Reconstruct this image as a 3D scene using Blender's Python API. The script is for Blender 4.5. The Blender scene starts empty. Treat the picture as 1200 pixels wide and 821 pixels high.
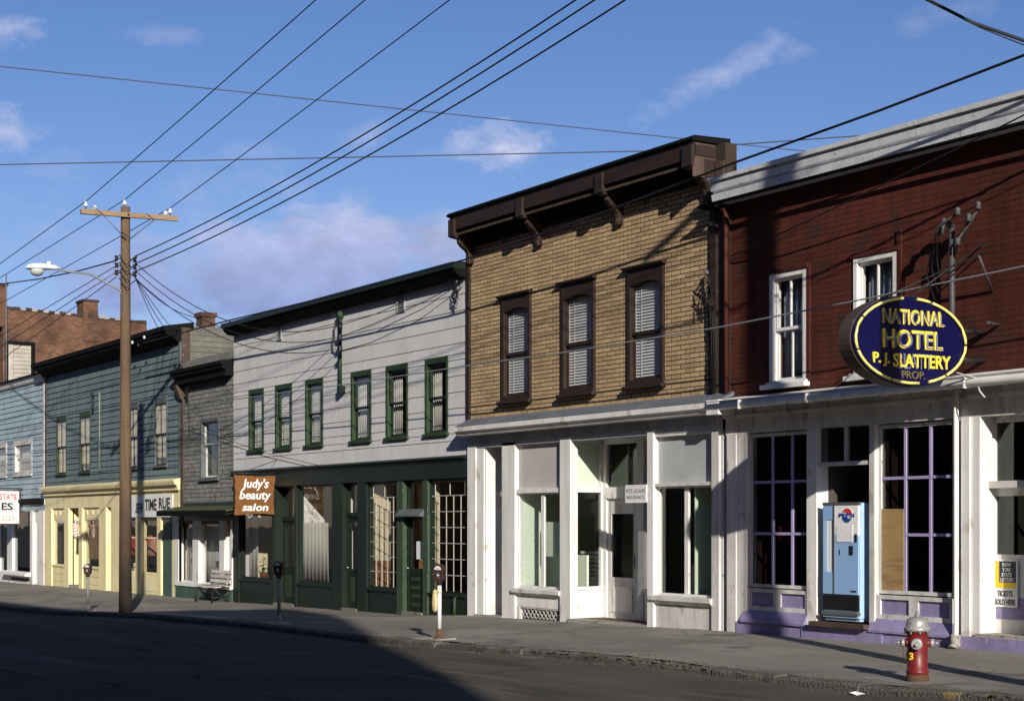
import bpy, bmesh, math, random
from mathutils import Vector, Matrix
random.seed(7)
SC = bpy.context.scene
COL = SC.collection
# ------------------------------------------------------------------ camera
F, CX, HY, EYE = 1900.0, 600.0, 612.0, 1.75      # focal length / principal column / horizon row of the 1200 px photograph
FY = 17.76                                        # plane of the shop fronts
cs, sn = 0.84550, 0.53398
cam = bpy.data.cameras.new('camera'); camo = bpy.data.objects.new('camera', cam); COL.objects.link(camo)
camo.location = (0, 0, EYE); camo.rotation_euler = (math.pi/2, 0, math.atan2(cs, sn))
cam.sensor_width = 36; cam.lens = 36*F/1200; cam.shift_y = (HY-410.5)/1200
cam.clip_start = .1; cam.clip_end = 5000
SC.camera = camo
# ------------------------------------------------------------------ light
EL = math.radians(20.7); AZ = Vector((.932, -.363)).normalized()      # where the sun stands
sun = bpy.data.lights.new('sun', 'SUN'); suno = bpy.data.objects.new('sun', sun); COL.objects.link(suno)
sun.energy = 5.0; sun.angle = math.radians(.5); sun.color = (1, .93, .81)
tosun = Vector((AZ.x*math.cos(EL), AZ.y*math.cos(EL), math.sin(EL)))
suno.rotation_euler = (-tosun).to_track_quat('-Z', 'Y').to_euler(); suno.location = (30, -12, 30)
SC.view_settings.view_transform = 'Standard'; SC.view_settings.look = 'None'
SC.view_settings.exposure = .25; SC.view_settings.gamma = 1

def cdir(px, py):
    r = (px-CX)/F; u = (HY-py)/F
    return Vector((-cs+sn*r, sn+cs*r, u)).normalized()
W = bpy.data.worlds.new('World'); SC.world = W; W.use_nodes = True
def make_world():
    nt = W.node_tree; N = nt.nodes; L = nt.links; N.clear()
    def node(t, **k):
        n = N.new(t)
        for a, b in k.items(): setattr(n, a, b)
        return n
    def math_(op, a, b=None, clamp=False):
        n = node('ShaderNodeMath', operation=op); n.use_clamp = clamp
        for i, v in enumerate((a, b)):
            if v is None: continue
            if isinstance(v, (int, float)): n.inputs[i].default_value = v
            else: L.new(v, n.inputs[i])
        return n.outputs[0]
    out = node('ShaderNodeOutputWorld'); tc = node('ShaderNodeTexCoord')
    sky = node('ShaderNodeTexSky', sky_type='NISHITA'); sky.sun_disc = False
    sky.sun_elevation = EL; sky.sun_rotation = math.atan2(AZ.x, AZ.y)
    sky.altitude = 300; sky.air_density = 1.0; sky.dust_density = .4; sky.ozone_density = 2.5
    hs = node('ShaderNodeHueSaturation'); hs.inputs['Saturation'].default_value = 1.18; hs.inputs['Value'].default_value = 1
    L.new(sky.outputs[0], hs.inputs['Color'])
    D = tc.outputs['Generated']
    def noise(scale, detail, rough=.55, stretch=(1, 1, 1)):
        mp = node('ShaderNodeMapping'); mp.inputs['Scale'].default_value = stretch; L.new(D, mp.inputs[0])
        n = node('ShaderNodeTexNoise'); n.inputs['Scale'].default_value = scale
        n.inputs['Detail'].default_value = detail; n.inputs['Roughness'].default_value = rough
        L.new(mp.outputs[0], n.inputs['Vector']); return n.outputs['Fac']
    def dot(v):
        n = node('ShaderNodeVectorMath', operation='DOT_PRODUCT'); L.new(D, n.inputs[0]); n.inputs[1].default_value = v
        return n.outputs['Value']
    nA = noise(26, 9, .66, (1, 1, 1.7)); nB = noise(12, 9, .64, (1, 1, 2.4))
    total = None
    # single clouds: (column, row, half width, half height, tilt, density)
    for (px, py, a, b, tilt, k) in [(588, 172, 60, 24, 0, 1.25), (850, 82, 88, 15, .42, .55), (932, 62, 22, 16, 0, .6),
                                    (8, 34, 42, 16, 0, .8), (6, 152, 40, 22, 0, .9), (185, 40, 40, 10, 0, .35), (300, 180, 60, 14, 0, .2),
                                    (425, 160, 40, 13, .3, .45), (95, 278, 70, 12, 0, .55), (1100, 18, 60, 14, .2, .25),
                                    (400, 300, 190, 42, .04, 1.3), (300, 335, 220, 52, 0, 1.3), (520, 280, 80, 30, 0, 1.0), (190, 325, 140, 44, 0, .9)]:
        c = cdir(px, py); e1 = Vector((0, 0, 1)).cross(-c).normalized(); e2 = c.cross(-e1).normalized()
        if e2.z < 0: e2 = -e2
        f1 = e1*math.cos(tilt)+e2*math.sin(tilt); f2 = e2*math.cos(tilt)-e1*math.sin(tilt)
        u = math_('MULTIPLY', dot(f1), F/a); v = math_('MULTIPLY', dot(f2), F/b)
        r2 = math_('ADD', math_('MULTIPLY', u, u), math_('MULTIPLY', v, v))
        m = math_('SUBTRACT', 1.0, math_('SQRT', r2))
        m = math_('ADD', m, math_('MULTIPLY', math_('SUBTRACT', nA if b < 29 else nB, .47 if b < 29 else .43), 4.2))
        m = math_('MULTIPLY', m, k*(.62 if b < 29 else 1.1), True)
        m = math_('MULTIPLY', m, math_('GREATER_THAN', dot(c), 0))
        total = m if total is None else math_('MAXIMUM', total, m)
    # broken low cloud bank near the horizon, all the way round
    sep = node('ShaderNodeSeparateXYZ'); L.new(D, sep.inputs[0]); z = sep.outputs[2]
    band = math_('SUBTRACT', 1.0, math_('ABSOLUTE', math_('MULTIPLY', math_('SUBTRACT', z, .1), 9.0)))
    band = math_('ADD', band, math_('MULTIPLY', math_('SUBTRACT', nB, .56), 4.0))
    band = math_('MULTIPLY', band, .5, True)
    total = math_('MAXIMUM', total, band)
    tex = math_('ADD', math_('MULTIPLY', nA, .9), .45)
    # low cloud is greyer, high cloud whiter
    cr = node('ShaderNodeMapRange'); cr.inputs[1].default_value = .13; cr.inputs[2].default_value = .2; L.new(z, cr.inputs[0])
    mc = node('ShaderNodeMixRGB'); L.new(cr.outputs[0], mc.inputs[0])
    mc.inputs[1].default_value = (.31, .38, .70, 1); mc.inputs[2].default_value = (.60, .63, .86, 1)
    vm = node('ShaderNodeVectorMath', operation='SCALE'); L.new(mc.outputs[0], vm.inputs[0]); L.new(tex, vm.inputs['Scale'])
    tn = node('ShaderNodeVectorMath', operation='MULTIPLY'); L.new(hs.outputs[0], tn.inputs[0]); tn.inputs[1].default_value = (1.06, .92, 1.11)
    b1 = node('ShaderNodeBackground'); L.new(tn.outputs[0], b1.inputs[0]); b1.inputs[1].default_value = SKY
    b2 = node('ShaderNodeBackground'); L.new(vm.outputs[0], b2.inputs[0]); b2.inputs[1].default_value = CLOUD
    mx = node('ShaderNodeMixShader'); L.new(math_('MULTIPLY', total, .85), mx.inputs[0])
    L.new(b1.outputs[0], mx.inputs[1]); L.new(b2.outputs[0], mx.inputs[2]); L.new(mx.outputs[0], out.inputs[0])
SKY, CLOUD = .078, .88
make_world()

# ------------------------------------------------------------------ photo pixel -> point on a real plane Y = const
def X(px, Y=FY):
    r = (px-CX)/F
    return Y*(-cs+sn*r)/(sn+cs*r)
def Z(px, py, Y=FY):
    r = (px-CX)/F
    return EYE+(HY-py)/F*Y/(sn+cs*r)
def YX(px, x):                       # depth at which column px meets the plane X = x
    r = (px-CX)/F
    return x*(sn+cs*r)/(-cs+sn*r)

# ------------------------------------------------------------------ materials
def mat(name, col, rough=.8, var=.14, sc=1.3, fine=.1, fsc=28, bump=.2, bsc=70, wear=None, streak=0, rnd=0, metal=0, spec=.3, bdist=.004, cracks=0):
    m = bpy.data.materials.new(name); m.use_nodes = True
    nt = m.node_tree; N = nt.nodes; L = nt.links
    bs = N['Principled BSDF']; bs.inputs['Roughness'].default_value = rough; bs.inputs['Metallic'].default_value = metal
    bs.inputs['Specular IOR Level'].default_value = spec
    g = N.new('ShaderNodeNewGeometry'); P = g.outputs['Position']
    def noise(scale, detail=4, stretch=None, off=0):
        n = N.new('ShaderNodeTexNoise'); n.inputs['Scale'].default_value = scale; n.inputs['Detail'].default_value = detail
        mp = N.new('ShaderNodeMapping'); mp.inputs['Location'].default_value = (off, off*.7, off*.3)
        if stretch: mp.inputs['Scale'].default_value = stretch
        L.new(P, mp.inputs[0]); L.new(mp.outputs[0], n.inputs['Vector']); return n.outputs['Fac']
    def rng(v, a, b, lo=.3, hi=.7):
        n = N.new('ShaderNodeMapRange'); n.inputs[1].default_value = lo; n.inputs[2].default_value = hi
        n.inputs[3].default_value = a; n.inputs[4].default_value = b; L.new(v, n.inputs[0]); return n.outputs[0]
    def mul(a, b):
        n = N.new('ShaderNodeMath'); n.operation = 'MULTIPLY'; L.new(a, n.inputs[0]); L.new(b, n.inputs[1]); return n.outputs[0]
    off = random.uniform(0, 60)
    f = mul(rng(noise(sc, 5, None, off), 1-var, 1+var*.7), rng(noise(fsc, 3, None, off), 1-fine, 1+fine))
    if streak: f = mul(f, rng(noise(1, 5, (5, 5, .5), off), 1-streak, 1.03, .35, .6))
    if rnd:
        oi = N.new('ShaderNodeObjectInfo'); ad = N.new('ShaderNodeMath'); ad.operation = 'ADD'
        L.new(oi.outputs['Random'], ad.inputs[0]); L.new(g.outputs['Random Per Island'], ad.inputs[1])
        fr = N.new('ShaderNodeMath'); fr.operation = 'FRACT'; L.new(ad.outputs[0], fr.inputs[0])
        f = mul(f, rng(fr.outputs[0], 1-rnd, 1+rnd, 0, 1))
    vs = N.new('ShaderNodeVectorMath'); vs.operation = 'SCALE'; vs.inputs[0].default_value = col[:3]; L.new(f, vs.inputs['Scale'])
    c = vs.outputs[0]
    for w in (wear or []):                                     # (colour, threshold, scale, stretch)
        mx = N.new('ShaderNodeMixRGB'); mx.inputs[2].default_value = (*w[0], 1)
        L.new(rng(noise(w[2], 8, w[3] if len(w) > 3 else None, off+9+len(w)), 0, 1, w[1], w[1]+.06), mx.inputs[0])
        L.new(c, mx.inputs[1]); c = mx.outputs[0]
    if cracks:                                                 # thin wandering cracks
        nz = N.new('ShaderNodeTexNoise'); nz.inputs['Scale'].default_value = 1.5; nz.inputs['Detail'].default_value = 6; L.new(P, nz.inputs['Vector'])
        am = N.new('ShaderNodeVectorMath'); am.operation = 'MULTIPLY_ADD'; L.new(nz.outputs['Color'], am.inputs[0]); am.inputs[1].default_value = (1.1, 1.1, 0); L.new(P, am.inputs[2])
        vo = N.new('ShaderNodeTexVoronoi'); vo.feature = 'DISTANCE_TO_EDGE'; vo.voronoi_dimensions = '2D'; vo.inputs['Scale'].default_value = cracks; L.new(am.outputs[0], vo.inputs['Vector'])
        mx = N.new('ShaderNodeMixRGB'); mx.inputs[2].default_value = (.018, .017, .015, 1)
        L.new(mul(rng(vo.outputs['Distance'], .9, 0, .004, .014), rng(noise(.35, 2, None, off+3), 0, .8, .5, .62)), mx.inputs[0]); L.new(c, mx.inputs[1]); c = mx.outputs[0]
    L.new(c, bs.inputs['Base Color'])
    if bump:
        b = N.new('ShaderNodeBump'); b.inputs['Strength'].default_value = bump; b.inputs['Distance'].default_value = bdist
        L.new(noise(bsc, 4, None, off), b.inputs['Height']); L.new(b.outputs[0], bs.inputs['Normal'])
    return m
def glassmat(name, tint=(.96, .965, .97), lo=.03):
    m = bpy.data.materials.new(name); m.use_nodes = True; nt = m.node_tree; N = nt.nodes; L = nt.links; N.clear()
    o = N.new('ShaderNodeOutputMaterial'); t = N.new('ShaderNodeBsdfTransparent'); t.inputs[0].default_value = (*tint, 1)
    gl = N.new('ShaderNodeBsdfGlossy'); gl.inputs['Roughness'].default_value = .01
    lw = N.new('ShaderNodeLayerWeight'); p = N.new('ShaderNodeMath'); p.operation = 'POWER'; p.inputs[1].default_value = 4.5
    L.new(lw.outputs['Facing'], p.inputs[0])
    mr = N.new('ShaderNodeMapRange'); mr.inputs[3].default_value = lo; mr.inputs[4].default_value = .85; L.new(p.outputs[0], mr.inputs[0])
    g = N.new('ShaderNodeNewGeometry'); n = N.new('ShaderNodeTexNoise'); n.inputs['Scale'].default_value = 1.4; L.new(g.outputs['Position'], n.inputs['Vector'])
    b = N.new('ShaderNodeBump'); b.inputs['Strength'].default_value = .25; b.inputs['Distance'].default_value = .01; L.new(n.outputs[0], b.inputs['Height']); L.new(b.outputs[0], gl.inputs['Normal'])
    mx = N.new('ShaderNodeMixShader'); L.new(mr.outputs[0], mx.inputs[0]); L.new(t.outputs[0], mx.inputs[1]); L.new(gl.outputs[0], mx.inputs[2])
    L.new(mx.outputs[0], o.inputs[0]); return m
DIRT = (.16, .14, .11)
M = {}
M['white'] = mat('white_paint', (.75, .74, .72), .6, .06, fine=.04, wear=[((.52, .48, .43), .62, 4, (1, 1, .5)), ((.33, .29, .25), .69, 11, (1, 1, .6))], streak=.12, bump=.1)
M['white_old'] = mat('peeling_white_paint', (.63, .615, .6), .75, .12, fine=.06, wear=[((.4, .37, .34), .61, 5, (1, 1, .35)), ((.25, .21, .18), .67, 14, (1, 1, .5))], streak=.2)
M['white_clean'] = mat('white_enamel', (.78, .78, .77), .4, .04, bump=.05)
M['greypaint'] = mat('pale_grey_paint', (.5, .5, .54), .7, .1, wear=[((.3, .28, .27), .63, 8)], streak=.15)
M['mauve'] = mat('mauve_grey_board', (.5, .455, .455), .8, .08, fine=.03, wear=[((.33, .29, .28), .66, 7)], bump=.2, bsc=14, bdist=.01)
M['slate'] = mat('slate_grey_board', (.42, .44, .45), .8, .1, wear=[((.5, .46, .43), .66, 10)], bump=.2)
M['metalgrey'] = mat('grey_sheet_metal', (.13, .145, .17), .6, .15, wear=[((.2, .2, .2), .62, 4)], metal=.1)
M['tanbrick'] = mat('tan_brick', (.455, .322, .182), .9, .12, fine=.16, fsc=60, bump=.6, bsc=120, rnd=.16, bdist=.006, wear=[((.3, .215, .125), .66, 1.2)])
M['mortar'] = mat('dark_mortar', (.045, .032, .023), .95, .2)
M['redbrick'] = mat('dark_red_brick', (.088, .02, .012), .85, .25, sc=.8, fine=.15, fsc=40, bump=.5, bsc=90, rnd=.1, streak=.3, wear=[((.05, .018, .013), .57, 2.2)])
M['redmortar'] = mat('red_stained_mortar', (.055, .013, .009), .9, .2)
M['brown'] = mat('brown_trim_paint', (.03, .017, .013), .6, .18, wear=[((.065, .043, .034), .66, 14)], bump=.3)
M['brown_pale'] = mat('worn_brown_paint', (.085, .055, .042), .75, .25, wear=[((.13, .1, .078), .62, 7)], streak=.3)  # lighter brown with random worn patches and streaks
M['black'] = mat('black_roof_edge', (.008, .0085, .0085), .8, .2, spec=.08)
M['darkgreen'] = mat('dark_green_paint', (.0085, .0165, .0105), .45, .2, wear=[((.03, .042, .03), .67, 12)], bump=.15, spec=.35)
M['green'] = mat('green_trim_paint', (.026, .052, .023), .6, .16, wear=[((.08, .1, .07), .67, 16)])
M['palegreen'] = mat('worn_green_paint', (.042, .068, .04), .65, .2, wear=[((.13, .15, .11), .63, 18)])
M['siding'] = mat('pale_grey_siding', (.57, .575, .59), .85, .06, sc=.9, fine=.05, bump=.2, bsc=40, rnd=.03, streak=.04)
M['bluesiding'] = mat('blue_grey_clapboard', (.145, .2, .21), .8, .14, sc=.8, rnd=.06, streak=.2)
M['lightblue'] = mat('light_blue_clapboard', (.36, .46, .52), .8, .1, rnd=.04, streak=.15)
M['shingle'] = mat('grey_shingle', (.19, .19, .18), .95, .22, sc=2.2, fine=.2, fsc=20, bump=.6, bsc=60, rnd=.18)
M['sideshingle'] = mat('weathered_side_shingle', (.13, .13, .11), .95, .25, sc=2.2, fine=.2, fsc=20, bump=.6, bsc=60, rnd=.2)
M['cream'] = mat('cream_yellow_paint', (.8, .71, .41), .6, .08, fine=.05, wear=[((.6, .51, .3), .65, 6, (1, 1, .5))], streak=.12)
M['purple'] = mat('purple_paint', (.27, .235, .42), .65, .12, wear=[((.34, .31, .45), .62, 8)], streak=.15)
M['lilac'] = mat('lilac_muntin_paint', (.38, .32, .54), .6, .1)
M['machine'] = mat('pale_blue_enamel', (.4, .58, .84), .35, .06, bump=.02, spec=.5, wear=[((.22, .32, .46), .69, 7)])
M['machine_dark'] = mat('mid_blue_enamel', (.28, .46, .75), .35, .06, bump=.02, spec=.5, wear=[((.15, .25, .42), .69, 7)])
M['steel'] = mat('brushed_steel', (.55, .55, .56), .35, .08, metal=.9, bump=.05)
M['darkmetal'] = mat('dark_iron', (.03, .03, .032), .5, .2, metal=.4)
M['hydrantred'] = mat('hydrant_red_paint', (.155, .012, .014), .42, .2, wear=[((.1, .035, .022), .6, 12), ((.25, .1, .08), .68, 30)], bump=.3, bsc=50, spec=.45)
M['silver'] = mat('silver_paint', (.34, .335, .325), .42, .14, metal=.3, wear=[((.16, .14, .12), .62, 30)], bump=.3)
M['rust'] = mat('rusty_iron', (.11, .06, .035), .9, .3, wear=[((.06, .035, .025), .55, 20)])
M['asphalt'] = mat('road_asphalt', (.1, .093, .079), .95, .22, sc=.5, fine=.22, fsc=45, bump=.9, bsc=150, bdist=.01, cracks=.33, spec=.03,
                   wear=[((.135, .127, .109), .54, .5, (.14, 2.0, 1)), ((.07, .066, .058), .6, 1.0, (.3, 1.7, 1)), ((.05, .047, .043), .68, .55), ((.16, .15, .133), .69, 60)])
M['sidewalk'] = mat('sidewalk_asphalt', (.22, .206, .181), .95, .2, sc=.45, fine=.2, fsc=50, bump=.8, bsc=120, bdist=.01, cracks=.55, spec=.04,
                    wear=[((.26, .245, .218), .56, .7, (.6, 1.2, 1)), ((.15, .14, .125), .6, .9), ((.32, .3, .27), .69, 55)])
M['concrete'] = mat('pale_concrete', (.33, .31, .28), .9, .18, fine=.15, bump=.5, wear=[((.15, .14, .12), .6, 8)])
M['kerb'] = mat('worn_kerb_stone', (.105, .1, .088), .95, .3, sc=2.5, fine=.25, fsc=30, bump=1, bsc=30, bdist=.03, wear=[((.07, .066, .056), .54, 7), ((.14, .132, .115), .64, 18)])
M['kerbyellow'] = mat('kerb_with_yellow_paint', (.105, .1, .088), .9, .25, sc=2.5, fine=.25, bump=1, bsc=30, bdist=.03, wear=[((.22, .17, .07), .56, 3), ((.07, .066, .056), .6, 12)])
M['dirt'] = mat('gutter_dirt', (.085, .078, .063), 1, .3, fine=.3, bump=1, bsc=60, bdist=.02)
M['weed'] = mat('kerb_weeds', (.1, .1, .03), .9, .4, fine=.3)
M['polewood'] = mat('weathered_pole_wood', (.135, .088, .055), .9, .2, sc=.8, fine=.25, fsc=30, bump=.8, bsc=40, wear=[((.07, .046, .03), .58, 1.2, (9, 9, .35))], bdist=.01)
M['armwood'] = mat('crossarm_wood', (.27, .19, .115), .9, .2, bump=.6, bsc=40, wear=[((.16, .11, .07), .58, 3, (4, 1, 8))])
M['porcelain'] = mat('white_porcelain', (.6, .6, .62), .2, .04, bump=0, spec=.5)
M['cable'] = mat('black_cable', (.012, .012, .013), .6, .1, bump=0)
M['greycable'] = mat('grey_cable', (.22, .23, .25), .5, .1, bump=0)
M['whitemetal'] = mat('white_sheet_metal', (.74, .76, .8), .4, .08, wear=[((.42, .4, .39), .66, 6)], metal=.1, streak=.12)
M['logoblue'] = mat('deep_blue_print', (.02, .06, .32), .4, .04, bump=0)
M['logonavy'] = mat('poster_dark_blue', (.02, .03, .06), .5, .04, bump=0)
M['shingledark'] = mat('dark_blue_grey_trim', (.1, .115, .12), .8, .15)
M['creampale'] = mat('pale_cream_paint', (.82, .74, .47), .65, .08)
M['backdark'] = mat('sooty_coping', (.05, .04, .035), .95, .3)
M['whitelamp'] = mat('white_lamp_enamel', (.78, .78, .78), .35, .06, spec=.5)
M['meterhead'] = mat('dark_maroon_meter', (.06, .018, .02), .45, .2, spec=.5, wear=[((.02, .02, .022), .5, 9)])
M['reflectdrape'] = mat('sky_reflection_drape', (.2, .23, .3), .9, .15)  # sky reflected in the hotel panes put into a cloth colour
M['conduit'] = mat('dull_conduit_grey', (.2, .21, .2), .6, .15)
M['oldboard'] = mat('weathered_pale_board', (.42, .39, .33), .9, .2, wear=[((.25, .22, .18), .6, 6, (1, 1, 4))])
M['ventgrey'] = mat('grey_vent_frame', (.3, .31, .33), .7, .1)
M['mast'] = mat('dull_mast_grey', (.075, .075, .078), .6, .2, metal=.3)
M['redtrim'] = mat('dark_red_trim', (.07, .015, .01), .7, .25, streak=.2)
M['skywire'] = mat('weathered_wire', (.06, .065, .08), .6, .1, bump=0)
M['leading'] = mat('dull_white_glazing_bar', (.45, .43, .38), .6, .1, bump=0)
M['navy'] = mat('navy_sign_enamel', (.003, .003, .042), .35, .1, bump=.05, spec=.25, wear=[((.012, .011, .03), .67, 9)])
M['signside'] = mat('sign_cabinet_brown', (.075, .05, .042), .6, .25, wear=[((.14, .1, .08), .6, 8)])
M['yellow'] = mat('yellow_sign_paint', (.85, .66, .06), .5, .15, wear=[((.4, .3, .06), .66, 20)], bump=.1)
M['yellowtube'] = mat('pale_yellow_tube', (.9, .78, .22), .25, .08, bump=0, spec=.6)
M['ghost'] = mat('faded_grey_lettering', (.16, .17, .27), .6, .2)
M['board'] = mat('orange_brown_board', (.18, .075, .02), .8, .16, wear=[((.12, .05, .016), .6, 4, (1, 1, 6))], bump=.4)
M['letterwhite'] = mat('white_lettering', (.82, .82, .8), .5, .04, bump=0)
M['letterblack'] = mat('black_lettering', (.02, .022, .025), .6, .1, bump=0)
M['letterred'] = mat('red_lettering', (.6, .03, .03), .6, .1, bump=0)
M['letterorange'] = mat('orange_lettering', (.75, .2, .05), .6, .1, bump=0)
M['lettergrey'] = mat('grey_lettering', (.22, .22, .24), .6, .1, bump=0)
M['gold'] = mat('gold_leaf_lettering', (.16, .12, .06), .5, .1, bump=0)
M['signwhite'] = mat('white_sign_face', (.8, .8, .8), .5, .06, bump=.05)
M['postyellow'] = mat('poster_yellow', (.85, .6, .03), .5, .05, bump=0)
M['bagyellow'] = mat('yellow_canvas', (.55, .46, .25), .8, .15, bump=.3)
M['blind'] = mat('white_venetian_slat', (.8, .8, .8), .5, .05, bump=0)
M['curtain'] = mat('pale_curtain_cloth', (.7, .67, .58), .9, .1, bump=.2)
M['shade'] = mat('yellowed_window_shade', (.9, .8, .48), .8, .05, bump=.1)
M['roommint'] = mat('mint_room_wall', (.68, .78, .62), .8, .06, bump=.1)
M['roommintshade'] = mat('mint_wall_painted_shade', (.22, .27, .2), .9, .1)  # mint of the same room with its shade mixed into the colour
M['roomcream'] = mat('cream_room_wall', (.7, .6, .4), .8, .1, bump=.1)
M['roomwood'] = mat('brown_wood_panelling', (.3, .15, .065), .7, .2, wear=[((.2, .1, .05), .58, 3, (1, 1, 7))])
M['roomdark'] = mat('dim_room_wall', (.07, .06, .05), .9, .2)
M['roomred'] = mat('dark_red_room_wall', (.06, .022, .018), .9, .2)
M['roomwhite'] = mat('white_room_wall', (.66, .64, .6), .8, .08, bump=.1)
M['floor'] = mat('dull_floorboards', (.12, .08, .05), .7, .2)
M['plywood'] = mat('plywood_board', (.36, .24, .11), .8, .15, wear=[((.26, .17, .08), .57, 2, (1, 1, 8))])
M['awning'] = mat('moss_green_roofing', (.06, .068, .026), .95, .25, fine=.25, bump=.7, bsc=40)
M['teal'] = mat('grey_green_paint', (.055, .105, .082), .6, .14, wear=[((.14, .18, .15), .64, 10)])
M['redcloth'] = mat('red_cloth', (.3, .03, .025), .9, .2, bump=.3)
M['pinkcloth'] = mat('pinkish_brown_cloth', (.4, .2, .14), .9, .2, bump=.3)
M['paper'] = mat('white_paper', (.75, .77, .8), .7, .04, bump=0)
M['roof'] = mat('tar_roof', (.04, .04, .04), .95, .2)
M['backbrick'] = mat('old_brick', (.22, .09, .055), .9, .3, fine=.3, rnd=.2)
M['plant'] = mat('plant_leaves', (.05, .09, .025), .7, .3)
M['groundfar'] = mat('far_ground', (.08, .085, .06), 1, .3, sc=.05)
M['lamp'] = mat('lamp_glass_lens', (.5, .52, .52), .2, .05, bump=0, spec=.6)
G = glassmat('window_glass'); GD = glassmat('dark_window_glass', (.62, .66, .66), .05)
def texbrick(name, c1, c2, mo, scale=1):
    m = bpy.data.materials.new(name); m.use_nodes = True; N = m.node_tree.nodes; L = m.node_tree.links; bs = N['Principled BSDF']
    g = N.new('ShaderNodeNewGeometry'); s = N.new('ShaderNodeSeparateXYZ'); L.new(g.outputs['Position'], s.inputs[0])
    ad = N.new('ShaderNodeMath'); ad.operation = 'ADD'; L.new(s.outputs[0], ad.inputs[0]); L.new(s.outputs[1], ad.inputs[1])
    cb = N.new('ShaderNodeCombineXYZ'); L.new(ad.outputs[0], cb.inputs[0]); L.new(s.outputs[2], cb.inputs[1])
    b = N.new('ShaderNodeTexBrick'); b.inputs['Scale'].default_value = 1; b.inputs['Brick Width'].default_value = .22; b.inputs['Row Height'].default_value = .075
    b.inputs['Mortar Size'].default_value = .008; b.inputs['Color1'].default_value = (*c1, 1); b.inputs['Color2'].default_value = (*c2, 1); b.inputs['Mortar'].default_value = (*mo, 1)
    L.new(cb.outputs[0], b.inputs['Vector'])
    n = N.new('ShaderNodeTexNoise'); n.inputs['Scale'].default_value = .9; n.inputs['Detail'].default_value = 7; L.new(g.outputs['Position'], n.inputs['Vector'])
    mr = N.new('ShaderNodeMapRange'); mr.inputs[1].default_value = .3; mr.inputs[2].default_value = .7; mr.inputs[3].default_value = .5; mr.inputs[4].default_value = 1.35; L.new(n.outputs[0], mr.inputs[0])
    v = N.new('ShaderNodeVectorMath'); v.operation = 'SCALE'; L.new(b.outputs['Color'], v.inputs[0]); L.new(mr.outputs[0], v.inputs['Scale']); L.new(v.outputs[0], bs.inputs['Base Color'])
    bs.inputs['Roughness'].default_value = .95
    bp = N.new('ShaderNodeBump'); bp.inputs['Strength'].default_value = .6; bp.inputs['Distance'].default_value = .01; L.new(b.outputs['Fac'], bp.inputs['Height']); bp.invert = True; L.new(bp.outputs[0], bs.inputs['Normal'])
    return m
M['farbrick'] = texbrick('old_brick_wall', (.17, .07, .036), (.085, .038, .022), (.12, .09, .065))

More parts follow.
